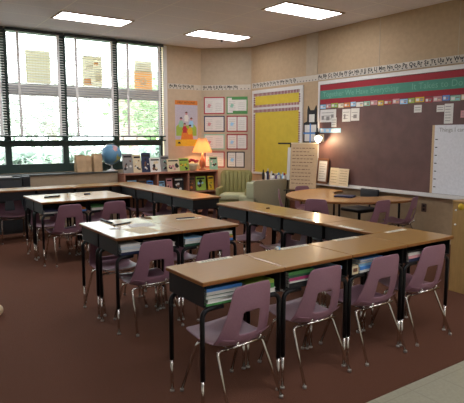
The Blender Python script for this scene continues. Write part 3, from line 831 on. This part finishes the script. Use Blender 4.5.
# black pocket hanging with pointed ears
t = thing('pocket_chart', 'black wall pocket chart with two pointed ears between the two boards', 'pocket chart', mw=RW(6.735, 1.40, .001))
MB().prism([(0, 0), (.34, 0), (.34, .33), (.31, .36), (.31, .55), (.295, .62), (.25, .545), (.15, .545), (.105, .62), (.085, .55), (.085, .36), (0, .33)], 0, .012).build('backing', 'black', t)
MB().box(.135, .265, .345, .475, .012, .014).build('top_card', 'white_paper', t)
for (x, y) in ((.03, .175), (.185, .175), (.03, .02), (.185, .02)):
    MB().box(x, x + .125, y, y + .125, .012, .014).build('pocket_card', 'white_paper', t)
b = MB(); b.box(.155, .185, .0, .32, .012, .016); b.box(.0, .34, .147, .172, .012, .0165)
b.build('blue_bands', 'blue', t)

# ------------------------------------------------------------------ corner wall charts and the poster
def framed_chart(s, z, w, h, border, label, style):
    t = thing('framed_chart', label, 'chart', mw=DW(s, z, .001), group='framed charts on the corner wall')
    MB().box(0, w, 0, h, 0, .002).build('border', border, t)
    MB().box(.022, w - .022, .022, h - .022, .002, .003).build('sheet', 'white_paper', t)
    b = MB()
    if style == 'split': b.box(w * .5 - .008, w * .5 + .008, .022, h - .022, .003, .0036, 0)
    if style == 'bars': b.box(w * .25, w - .022, h - .06, h - .022, .003, .0036, 0); b.box(w * .3, w - .022, .022, .06, .003, .0036, 0)
    for k in range(6): b.box(.05, w * .42, .06 + k * .035, .064 + k * .035, .003, .0034, 1)
    for k in range(5): b.box(w * .56, w - .06, .07 + k * .035, .074 + k * .035, .003, .0034, 1)
    b.prism([(.07, h * .4), (.12, h * .35), (.15, h * .55), (.09, h * .6)], .003, .0035, 2)
    b.build('printing', [border, 'print_grey', {'split': 'lightblue', 'bars': 'pale_green', 'plain': 'pink'}[style]], t)
for (s, z, w, h, m, lab, st) in (
    (.055, 1.945, .42, .335, 'red', 'red-bordered chart, top of the left column on the corner wall', 'plain'),
    (.515, 1.945, .42, .335, 'green', 'chart with green bars, top of the right column on the corner wall', 'bars'),
    (.055, 1.595, .42, .315, 'navy', 'dark-bordered chart, second in the left column on the corner wall', 'plain'),
    (.515, 1.595, .42, .315, 'crimson', 'dark red split chart, second in the right column on the corner wall', 'split'),
    (.055, 1.245, .42, .305, 'pale_green', 'pale green-bordered chart, third in the left column, behind the lampshade', 'plain'),
    (.515, 1.245, .42, .305, 'crimson', 'red split chart, third in the right column on the corner wall', 'split'),
    (.065, .885, .41, .32, 'red', 'red-bordered chart, bottom of the left column, behind the lamp', 'plain'),
    (.52, .885, .36, .32, 'black', 'black-bordered split chart, bottom of the right column above the green armchair', 'split')):
    framed_chart(s, z, w, h, m, lab, st)
t = thing('poster', 'tall poster with an orange title and a group of children, beside the windows', 'poster', mw=WW(4.905, 1.315, .001))
mk('poster_lilac', '#b9b3bd', .8)
MB().box(0, .505, 0, .885, 0, .002).build('sheet', 'poster_lilac', t)
MB().box(0, .505, .80, .885, .002, .003).build('title_band', 'orange', t)
text_part('title', 'HELP WITH MAP', .056, .25, .842, .0034, 'ink', t, 'CENTER', .0003, 1.0, .95)
MB().box(0, .505, 0, .13, .002, .003).build('footer_band', 'yellow', t)
b = MB(); b.prism([(.05, .05), (.12, .05), (.11, .075), (.07, .09)], .003, .0036); b.build('footer_mark', 'ink', t)
b = MB()
b.prism([(.02, .20), (.48, .20), (.48, .36), (.40, .44), (.27, .40), (.12, .46), (.02, .38)], .002, .003, 0)
b.prism([(.12, .13), (.40, .13), (.38, .30), (.26, .34), (.15, .28)], .003, .0036, 1)
b.build('lawn_print', ['lime', 'orange'], t)
for (x, y, cm, hm) in ((.25, .58, 'white_paper', 'brown'), (.13, .47, 'pale_green', 'black'), (.36, .47, 'lightblue', 'brown'), (.21, .36, 'red', 'brown'), (.33, .33, 'yellow', 'black')):
    b = MB()
    b.prism([(x - .045, y - .10), (x + .045, y - .10), (x + .04, y - .02), (x + .055, y - .06), (x + .065, y - .05), (x + .03, y + .03), (x - .03, y + .03), (x - .065, y - .05), (x - .055, y - .06), (x - .04, y - .02)], .0036, .0042, 0)
    b.prism([(x + .026 * math.cos(k * PI / 6), y + .055 + .03 * math.sin(k * PI / 6)) for k in range(12)], .0042, .0048, 1)
    b.prism([(x + .029 * math.cos(k * PI / 8), y + .062 + .03 * math.sin(k * PI / 8)) for k in range(9)], .0048, .0052, 2)
    b.build('child_figure', [cm, 'pink', hm], t)

# ------------------------------------------------------------------ bookcase under the corner
BX0, BX1, BYF, BYB, BH = 3.60, 5.55, 8.45, 8.74, .862
t = thing('bookcase', 'low reddish wooden bookcase along the far wall under the poster', 'bookcase', (BX0, BYF, 0))
L = BX1 - BX0; dpt = BYB - BYF
MB().rbox(0, L, -.01, dpt, BH - .035, BH, .005, smooth=False).build('top_board', 'bookcase', t)
MB().box(.01, L - .01, dpt - .012, dpt, .06, BH - .036).build('back_panel', 'brown', t)
for x in (.0, .64, 1.28, L - .03): MB().box(x, x + .03, .0, dpt - .0125, 0, BH - .036).build('upright', 'bookcase', t)
for (xa, xb) in ((.03, .64), (.67, 1.28), (1.31, L - .03)):
    MB().box(xa, xb, .01, dpt - .0125, .06, .085).build('shelf', 'bookcase', t)
    MB().box(xa, xb, .01, dpt - .0125, .445, .465).build('shelf', 'bookcase', t)
def stand_book(x, y, z, w, h, cov, lab, rz=0, tl=.16, pic='cream_paper', group='picture books shown cover out', th=.018):
    t = thing('picture_book', lab, 'book', mw=Matrix.Translation((x, y, z)) @ Matrix.Rotation(rz, 4, 'Z') @ Matrix.Rotation(-tl, 4, 'X'), group=group)
    MB().box(-w / 2, w / 2, 0, .002, 0, h).box(-w / 2, w / 2, th - .002, th, 0, h).box(-w / 2, -w / 2 + .002, .002, th - .002, 0, h).build('cover', cov, t)
    MB().box(-w / 2 + .0022, w / 2 - .004, .0022, th - .0022, .003, h - .003).build('pages', 'white_paper', t)
    b = MB(); rr = random.Random(lab)
    b.box(-w * .4, w * .4, -.0008, -.0001, h * .80, h * .90, 1)
    for k in range(8):
        cx, cz, r = rr.uniform(-.3, .3) * w, rr.uniform(.15, .68) * h, rr.uniform(.07, .17) * w
        p = [(cx + r * rr.uniform(.6, 1.2) * math.cos(q * PI / 4), cz + r * rr.uniform(.6, 1.2) * math.sin(q * PI / 4)) for q in range(8)]
        b.add([(x_, -.0004 - .0001 * k, z_) for x_, z_ in p], [tuple(range(8))], k % 3)
    b.build('cover_picture', [pic, 'ink' if cov != 'black' else 'white_paper', 'brown'], t)
z = BH + .004
stand_book(3.72, 8.52, z, .19, .34, 'print_grey', 'tall grey and white picture book at the left end of the bookcase top', .05, .14, 'white_paper')
stand_book(3.905, 8.54, z, .15, .32, 'cream_paper', 'tall cream picture book second from the left on the bookcase top', 0, .14, 'white_paper')
stand_book(4.08, 8.54, z, .17, .35, 'navy', 'dark blue picture book with white pictures on the bookcase top', -.05, .14, 'white_paper')
stand_book(4.24, 8.49, z, .21, .26, 'white_paper', 'white picture book leaning in front on the bookcase top', .05, .2, 'cream_paper')
stand_book(4.46, 8.55, z, .17, .29, 'print_grey', 'grey picture book right of the white one on the bookcase top', 0, .14, 'pale_green')
stand_book(4.60, 8.48, z, .25, .23, 'cream_paper', 'broad cream picture book leaning low on the bookcase top', 0, .2, 'pink')
stand_book(4.84, 8.52, z, .22, .235, 'lime', 'yellow-green picture book on the bookcase top beside the red bowl', 0, .16, 'yellow')
stand_book(5.49, 8.50, z, .17, .25, 'pale_green', 'pale green card in a frame at the right of the table lamp', -.15, .14, 'white_paper')
zs = .474
for (x, w, h, c, p, lab) in ((3.78, .17, .26, 'lightblue', 'white_paper', 'pale blue book at the left end of the bookcase shelf'), (3.98, .14, .27, 'brown', 'pink', 'brown book second from left on the bookcase shelf'),
                             (4.13, .12, .24, 'blue', 'lightblue', 'blue book at the left upright of the bookcase shelf'), (4.35, .14, .22, 'lightblue', 'pale_green', 'greenish blue book on the middle bookcase shelf'),
                             (4.52, .12, .26, 'pink', 'cream_paper', 'pink book on the middle bookcase shelf'), (4.72, .20, .27, 'black', 'white_paper', 'black book with a white picture on the middle bookcase shelf'),
                             (4.99, .16, .27, 'brown', 'orange', 'brown and orange book on the right bookcase shelf'), (5.20, .22, .27, 'lime', 'lightblue', 'yellow-green book with a blue picture on the right bookcase shelf'),
                             (5.43, .13, .27, 'yellow', 'lime', 'yellow book at the right end of the bookcase shelf')):
    stand_book(x, 8.50, zs, w, h, c, lab, 0, .12, p)
# bowl
t = thing('bowl', 'small bowl of red paper flowers on the bookcase beside the lamp', 'bowl', (5.06, 8.56, BH + .0005))
MB().lathe([(.05, 0), (.055, .004), (.10, .09), (.115, .14), (.11, .14), (.09, .09)], 0, 18).build('bowl_body', 'cream_paper', t)
b = MB()
for k in range(9):
    a = k * 2 * PI / 8; r = .075 if k < 8 else 0
    b.lathe([(.005, -.02), (.03, 0), (.035, .015), (.012, .03)], 0, 8, (r * math.cos(a), r * math.sin(a), .16 + .015 * (k % 3)))
b.build('red_flowers', 'red', t)
# table lamp
t = thing('table_lamp', 'lit table lamp with an orange glowing cone shade on the bookcase', 'lamp', (5.29, 8.60, BH + .0005))
MB().lathe([(.075, 0), (.075, .012), (.03, .03), (.05, .08), (.06, .13), (.045, .19), (.018, .24), (.012, .34)], 0, 20).build('base', 'ceramic', t)
MB().lathe([(.195, .335), (.08, .615), (.078, .615), (.193, .335)], 0, 28, close=False).build('lamp_shade', 'lampshade', t)
MB().lathe([(.008, .34), (.028, .38), (.035, .42), (.02, .46), (.005, .47)], 0, 14).build('bulb', 'bulb_warm', t)
lamp_inside('bulb_light', (0, 0, .42), 15, '#ffc890', t)
MB().tube([(-.079, 0, .60), (.079, 0, .60)], .003).tube([(0, 0, .47), (0, 0, .62)], .003).build('shade_holder', 'chrome', t)

# globe
t = thing('globe', 'blue desk globe tilted on its stand on the window ledge', 'globe', (3.50, 8.74, .898))
MB().lathe([(.10, 0), (.10, .008), (.04, .03), (.014, .05), (.012, .10)], 0, 20).build('stand', 'white_metal', t)
R = .175; cz = .29; tiltm = Matrix.Translation((0, 0, cz)) @ Matrix.Rotation(math.radians(20), 4, 'Y')
b = MB(); prof = [(max(.0005, R * math.sin(PI * k / 18)), -R * math.cos(PI * k / 18)) for k in range(19)]
b.lathe(prof, 0, 30, T=tiltm); b.build('sphere', 'globe_sea', t)
def patch(pts, m_, nm):
    # a landmass: outline in (longitude, latitude) filled as a fan on the sphere
    b = MB(); c = (sum(p[0] for p in pts) / len(pts), sum(p[1] for p in pts) / len(pts))
    def sp(lo, la, r): lo = math.radians(lo); la = math.radians(la); return (r * math.cos(la) * math.cos(lo), r * math.cos(la) * math.sin(lo), r * math.sin(la))
    n = len(pts); rings = 4; vs = [sp(c[0], c[1], R + .0015)]; fs = []
    for k in range(1, rings + 1):
        for p in pts: vs.append(sp(c[0] + (p[0] - c[0]) * k / rings, c[1] + (p[1] - c[1]) * k / rings, R + .0015))
    for i in range(n): fs.append((0, 1 + i, 1 + (i + 1) % n))
    for k in range(rings - 1):
        for i in range(n): j = (i + 1) % n; fs.append((1 + k * n + i, 1 + (k + 1) * n + i, 1 + (k + 1) * n + j, 1 + k * n + j))
    b.add(vs, fs, 0, True, tiltm); b.build(nm, m_, t)
patch([(-135, 55), (-100, 65), (-70, 55), (-80, 30), (-97, 18), (-115, 30)], 'land', 'landmass')
patch([(-80, 10), (-50, 0), (-38, -10), (-60, -40), (-72, -48), (-78, -10)], 'land2', 'landmass')
patch([(-70, 65), (-30, 62), (-20, 78), (-55, 80)], 'land2', 'landmass')
b = MB(); b.tube([tiltm @ Vector((-(R + .014) * math.sin(PI * k / 14), 0, (R + .014) * math.cos(PI * k / 14))) for k in range(15)], .005)
b.tube([(0, 0, .09), tiltm @ Vector((-.06, 0, -R - .006))], .006)
b.build('meridian_arm', 'chrome', t)

# paper bags
def bag(x, y, w, d, h, rz, label):
    t = thing('paper_bag', label, 'bag', (x, y, .898), rz, 'brown paper bags on the window ledge')
    b = MB(); n = 5; vs = []; fs = []
    prof = [(0, 1, 1), (.3, 1.0, 1.0), (.7, 1.02, .9), (.93, .97, .75), (1, .93, .7)]
    for (k, sx, sy) in prof:
        j = .004
        for (cx, cy) in ((-1, -1), (0, -1.05), (1, -1), (1.0, 0), (1, 1), (0, 1.05), (-1, 1), (-1.0, 0)):
            gx = .86 if cy == 0 and k > .5 else 1
            vs.append((cx * w / 2 * sx * gx + random.uniform(-j, j), cy * d / 2 * sy + random.uniform(-j, j), k * h + (random.uniform(-j, j) * 2 if k else 0)))
    for i in range(len(prof) - 1):
        for q in range(8): fs.append((i * 8 + q, i * 8 + (q + 1) % 8, (i + 1) * 8 + (q + 1) % 8, (i + 1) * 8 + q))
    fs.append(tuple(reversed(range(8))))
    b.add(vs, fs); b.build('bag_body', 'bag', t)
    MB().add([(x_ * w * .40, y_ * d * .28, h * .93) for x_, y_ in ((-1, -1), (1, -1), (1, 1), (-1, 1))], [(0, 1, 2, 3)]).build('contents', 'tan_paper', t)
bag(2.95, 8.78, .165, .13, .285, .05, 'brown paper bag on the window ledge, left of three')
bag(3.093, 8.81, .10, .13, .275, -.05, 'brown paper bag on the window ledge, middle of three')
bag(3.235, 8.76, .15, .14, .31, .08, 'brown paper bag on the window ledge next to the globe')

# dark cabinet by the windows at the left edge
t = thing('low_cabinet', 'dark low cabinet before the window ledge at the left edge', 'cabinet', (1.47, 8.47, 0))
MB().box(-.45, .45, 0, .11, 0, .85).build('body', 'dark_grey', t)
MB().box(-.46, .46, -.015, .115, .85, .875).build('top', 'dark_grey', t)
for sx in (-1, 1):
    d_ = MB().box(min(0, sx * .44), max(0, sx * .44), -.012, -.001, .05, .83).build('door', 'dark_grey', t); MB().tube([(sx * .05, -.025, .5), (sx * .05, -.025, .62)], .006).build('handle', 'chrome', d_)
t = thing('storage_box', 'dark upright box beside the low cabinet under the window', 'box', (1.99, 8.53, 0))
MB().rbox(-.055, .055, -.06, .06, 0, .885, .006, smooth=False).build('case', 'dark_grey', t); MB().box(-.045, .045, -.0625, -.0605, .3, .86).build('front_grille', 'black', t)
t = thing('paper_stack', 'low stack of white papers on the dark low cabinet', 'papers', (1.66, 8.53, .8754))
b = MB()
for k in range(5): b.box(-.13 + .004 * k, .13 - .003 * k, -.05, .05, k * .004, k * .004 + .0038)
b.build('sheets', 'white_paper', t)

# ------------------------------------------------------------------ armchairs
def loft_back(mb, w, z0, z1, yb, th, mi=0, ribs=0, round_=.09):
    """upright upholstered back with rounded top corners"""
    n = 24
    pts = []
    for k in range(9):
        a = PI / 2 * k / 8; pts.append((w / 2 - round_ + round_ * math.sin(a - 0) if False else w / 2 - round_ + round_ * math.cos(a), z1 - round_ + round_ * math.sin(a)))
    top = pts + [(-x, z) for x, z in reversed(pts)]
    poly = [(w / 2, z0)] + top + [(-w / 2, z0)]
    T = Matrix(((1, 0, 0, 0), (0, 0, -1, yb), (0, 1, 0, 0), (0, 0, 0, 1)))
    mb.prism(poly, 0, th, mi, T)
    return mb
t = thing('green_armchair', 'pale green upholstered armchair with a ribbed back facing the room in the far corner', 'armchair', (5.60, 7.97, 0), math.radians(-45))
# local: front is -Y
loft_back(MB(), .60, .30, .865, .29, .10).build('backrest', 'upholstery_green', t)
b = MB()
for k in range(7):
    x = -.234 + k * .078
    b.rbox(x - .038, x + .038, .155, .20, .43, .845 - .05 * (abs(k - 3) == 3), .018)
b.build('back_channels', 'upholstery_green', t)
MB().rbox(-.235, .235, -.26, .15, .33, .45, .04, seg=3).build('seat_cushion', 'upholstery_pale', t)
MB().box(-.27, .27, -.24, .19, .12, .325).build('seat_base', 'upholstery_green', t)
for sx in (-1, 1):
    MB().rbox(min(sx * .24, sx * .31), max(sx * .24, sx * .31), -.25, .185, .325, .56, .03, seg=3).build('armrest', 'upholstery_green', t)
    for y in (-.20, .22): MB().tube([(sx * .23, y, .121), (sx * .24, y, 0)], [.022, .014]).build('leg', 'brown', t)
t = thing('grey_armchair', 'grey-green armchair seen from behind before the yellow bulletin board', 'armchair', (5.56, 7.06, 0), PI)
# local: front is -Y, turned to face the windows
loft_back(MB(), .78, .14, .775, .27, .10, round_=.05).build('backrest', 'upholstery_grey', t)
for sx in (-1, 1):
    MB().rbox(min(sx * .30, sx * .395), max(sx * .30, sx * .395), -.16, .27, .14, .50, .03, seg=3).build('armrest', 'upholstery_pale', t)
    MB().rbox(min(sx * .345, sx * .405), max(sx * .345, sx * .405), .06, .262, .46, .75, .03, seg=3).build('wing', 'upholstery_pale', t)
    for y in (-.18, .22): MB().tube([(sx * .33, y, .139), (sx * .34, y, 0)], [.022, .014]).build('leg', 'brown', t)
MB().rbox(-.295, .295, -.235, .165, .30, .42, .04, seg=3).build('seat_cushion', 'upholstery_pale', t)
MB().box(-.295, .295, -.21, .165, .14, .295).build('seat_base', 'upholstery_grey', t)

# low shelf with supplies under the yellow board
t = thing('supply_shelf', 'low wooden shelf under the yellow bulletin board', 'shelf', (6.09, 7.27, 0))
MB().box(-.12, .115, -.47, .47, .675, .70).build('top_board', 'bookcase', t)
for y in (-.47, .45): MB().box(-.11, .11, y, y + .02, 0, .674).build('upright', 'bookcase', t)
MB().box(-.11, .11, -.449, .449, .30, .32).build('shelf', 'bookcase', t)
sup = [(7.66, 'black', 'black', .15, .022), (7.59, 'white_paper', 'black', .12, .03), (7.52, 'navy', 'white_paper', .17, .022), (7.45, 'white_paper', 'white_paper', .13, .032), (7.37, 'white_paper', 'black', .10, .034),
       (7.29, 'purple', 'white_paper', .11, .03), (7.21, 'white_paper', 'blue', .12, .032), (7.13, 'lightblue', 'white_paper', .13, .026), (7.05, 'white_paper', 'red', .12, .03), (6.97, 'black', 'white_paper', .14, .024)]
cname = {'black': 'black', 'white_paper': 'white', 'navy': 'dark blue', 'purple': 'purple', 'lightblue': 'pale blue', 'blue': 'blue', 'red': 'red'}
for i, (y, m1, m2, h, r) in enumerate(sup):
    h *= 1.2
    t = thing('supply_bottle', '%s bottle, %s cap, below the yellow board, number %d from window' % (cname[m1], cname[m2], i + 1), 'bottle', (6.05 + .03 * (i % 2), y, .7004), 0, 'supply bottles below the yellow board')
    MB().lathe([(r * .95, 0), (r, .01), (r, h * .65), (r * .5, h * .78), (r * .45, h * .82)], 0, 12).build('bottle_body', m1, t)
    MB().lathe([(r * .55, h * .82), (r * .5, h), (r * .2, h + .012)], 0, 12).build('cap', m2, t)

# ------------------------------------------------------------------ paper easel
t = thing('easel', 'black easel holding a tall tan paper pad covered in handwriting', 'easel', mw=frame((5.93, 6.46, 0), Vector((.47, -.88, 0)), (0, 0, 1)))
# local x right, y back (away from viewer), z up
for sx in (-1, 1):
    MB().tube([(sx * .20, -.02, 1.40), (sx * .26, -.14, 0)], .011).build('front_leg', 'black_steel', t)
MB().tube([(-.03, .01, 1.36), (-.05, .19, 0)], .011).build('rear_leg', 'black_steel', t)
MB().box(-.42, .27, -.045, -.015, 1.375, 1.40).build('top_bar', 'black', t)
MB().box(-.27, .27, -.15, -.09, .60, .615).build('pad_ledge', 'black', t)
T = Matrix.Translation((0, -.055, 1.38)) @ Matrix.Rotation(math.radians(-5), 4, 'X')
MB().box(-.17, .285, -.022, -.010, -.755, 0, T=T).build('paper_pad', 'tan_paper', t)
b = MB(); random.seed(3)
for k in range(11):
    zz = -.07 - k * .058; x = -.14
    while x < .12 + .12 * random.random():
        l = random.uniform(.02, .06); b.box(x, x + l, -.0226, -.0221, zz - .007, zz + .004, T=T); x += l + .018
b.build('handwriting', 'brown', t)
MB().box(-.175, .29, -.026, -.008, .0, .02, T=T).build('binding', 'cream_paper', t)
MB().box(-.235, -.185, .0, .012, -.60, -.06, T=T).build('side_sheet', 'white_paper', t)

# ------------------------------------------------------------------ oak cabinet at the right edge
t = thing('oak_cabinet', 'plain oak cabinet with a yellow dot sticker at the right edge', 'cabinet', (4.594, 2.86, 0))
MB().box(0, .45, -1.15, 0, .0, .875).build('body', 'oak', t)
MB().rbox(-.006, .456, -1.156, .006, .8755, .893, .004, smooth=False).build('top_board', 'oak', t)
for k in range(2):
    d_ = MB().box(.451, .465, -1.13 + .57 * k, -.58 + .57 * k, .05, .85).build('door', 'oak', t); MB().tube([(.475, -.62 + .1 * k, .4), (.475, -.62 + .1 * k, .5)], .006).build('handle', 'chrome', d_)
t2 = MB().lathe([(.032, 0), (.032, .002)], 0, 20, T=Matrix.Translation((-.0005, -.085, .838)) @ Matrix.Rotation(-PI / 2, 4, 'Y')).build('dot_sticker', 'yellow', t)
for z in (.80, .66): MB().lathe([(.010, 0), (.010, .004), (.004, .009)], 0, 10, T=Matrix.Translation((-.0003, -.035, z)) @ Matrix.Rotation(-PI / 2, 4, 'Y')).build('push_pin', 'white_paper', t)

# ball at the left edge
t = thing('ball', 'small cream ball lying on the carpet at the left edge', 'ball', (.790, 4.60, 0))
b = MB(); b.lathe([(max(.0004, .05 * math.sin(PI * k / 12)), .05 - .05 * math.cos(PI * k / 12)) for k in range(13)], 0, 20); b.build('ball_skin', 'cream_ball', t)
MB().lathe([(.0503, .046), (.0506, .05), (.0503, .054)], 0, 20, close=False).build('seam_band', 'tan_paper', t)

# ------------------------------------------------------------------ outdoors
struct(MB().box(-30, 45, YW + .25, 60, -1.2, -1.0).build('ground', 'lawn'), 'pale sunlit lawn outside the windows', 'lawn')
def tree(x, y, h, cr, n, lm, label, seed, low=.35, nm='tree'):
    random.seed(seed)
    t = thing(nm, label, 'tree', (x, y, -1.0), 0, 'trees outside the windows')
    b = MB(); b.tube([(0, 0, 0), (.05, .02, h * .35), (-.05, 0, h * .65), (.05, .05, h * .95)], [.17, .13, .09, .03])
    tips = []
    for k in range(16):
        a = random.uniform(0, 2 * PI); z = h * random.uniform(low, .85); l = cr * random.uniform(.6, 1.0)
        p = [(0, 0, z), (l * .5 * math.cos(a), l * .5 * math.sin(a), z + l * .35), (l * math.cos(a), l * math.sin(a), z + l * .45)]
        b.tube(p, [.05, .03, .012], n=5); tips += [Vector(p[1]), Vector(p[2])]
    b.build('trunk', 'bark', t)
    f = MB()
    for k in range(n):
        c = random.choice(tips); q = c + Vector((random.gauss(0, .45), random.gauss(0, .45), random.gauss(0, .4)))
        R_ = Matrix.Rotation(random.uniform(0, 6.28), 4, random.choice('XYZ')) @ Matrix.Rotation(random.uniform(0, 6.28), 4, random.choice('XYZ'))
        s_ = random.uniform(.08, .16)
        f.add([(-s_, 0, 0), (0, -s_ * .5, 0), (s_, 0, 0), (0, s_ * .5, 0)], [(0, 1, 2, 3)], 0, False, Matrix.Translation(q) @ R_)
    f.build('foliage', lm, t)
tree(4.5, 15.5, 4.3, 1.1, 420, 'leaf_pale', 'bare-limbed pale tree outside the window with the map poster', 11)
tree(8.3, 15.5, 4.4, 1.5, 2600, 'leaf', 'leafy green tree outside the window nearest the corner', 12, .2)
tree(3.4, 19.5, 3.4, 1.2, 600, 'leaf_pale', 'pale distant tree outside the window with the ruled chart', 13)
def hedge(x, y, w, h, n, label, seed):
    random.seed(seed)
    t = thing('bush', label, 'bush', (x, y, -1.0), 0, 'bushes outside the windows')
    b = MB()
    for k in range(7):
        a = random.uniform(0, 6.28); b.tube([(0, 0, 0), (.3 * w * math.cos(a), .2 * math.sin(a), h * .7)], [.03, .01], n=5)
    b.build('stems', 'bark', t)
    f = MB()
    for k in range(n):
        q = Vector((random.uniform(-w / 2, w / 2), random.gauss(0, .3), h * random.uniform(.05, 1) ** .8))
        R_ = Matrix.Rotation(random.uniform(0, 6.28), 4, random.choice('XYZ')) @ Matrix.Rotation(random.uniform(0, 6.28), 4, random.choice('XYZ'))
        s_ = random.uniform(.09, .17)
        f.add([(-s_, 0, 0), (0, -s_ * .5, 0), (s_, 0, 0), (0, s_ * .5, 0)], [(0, 1, 2, 3)], 0, False, Matrix.Translation(q) @ R_)
    f.build('foliage', 'leaf_pale', t)
hedge(2.5, 11.6, 1.5, 2.15, 3000, 'pale bush outside the lower pane of the left window', 21)
hedge(4.4, 11.9, 1.5, 2.2, 3000, 'pale bush outside the lower pane behind the paper bags', 22)
hedge(6.4, 12.1, 1.6, 2.25, 3000, 'pale bush outside the lower pane behind the bookcase', 23)
t = thing('neighbouring_house', 'pale pinkish building far outside the right window', 'building', (13.5, 24, -1.0))
MB().box(-2, 2, 0, 4, 0, 4.6).build('wall', 'house', t)
MB().add([(-2.2, -.2, 4.6), (2.2, -.2, 4.6), (2.2, 4.2, 4.6), (-2.2, 4.2, 4.6), (-2.2, 2, 6), (2.2, 2, 6)], [(0, 1, 5, 4), (2, 3, 4, 5), (0, 4, 3), (1, 2, 5), (0, 3, 2, 1)]).build('roof', 'print_grey', t)
for x in (-1, .8): MB().box(x - .4, x + .4, -.03, 0, 1.8, 3.2).build('house_window', 'dark_grey', t)

# ------------------------------------------------------------------ world, camera, view
wd = bpy.data.worlds.new('daylight'); SC.world = wd; wd.use_nodes = True
nt = wd.node_tree; bg = nt.nodes['Background']
bg.inputs['Color'].default_value = (0.93, 0.97, 1.0, 1); bg.inputs['Strength'].default_value = 7.0

cam = bpy.data.cameras.new('camera'); co = bpy.data.objects.new('camera', cam); COL.objects.link(co)
cam.sensor_fit = 'HORIZONTAL'; cam.sensor_width = 36; cam.lens = 519.0676 / 464 * 36
cam.clip_start = .02; cam.clip_end = 300
co.location = (0, 0, 1.5035)
co.rotation_euler = (math.radians(90 - 7.1419), 0, math.radians(-34.8531))
SC.camera = co
SC.view_settings.view_transform = 'Standard'; SC.view_settings.look = 'None'
SC.view_settings.gamma = 1; SC.view_settings.exposure = 0.18; SC.view_settings.use_curve_mapping = False
SC.cycles.use_denoising = True
SC.cycles.max_bounces = 10; SC.cycles.transparent_max_bounces = 16
SC.cycles.sample_clamp_indirect = 6
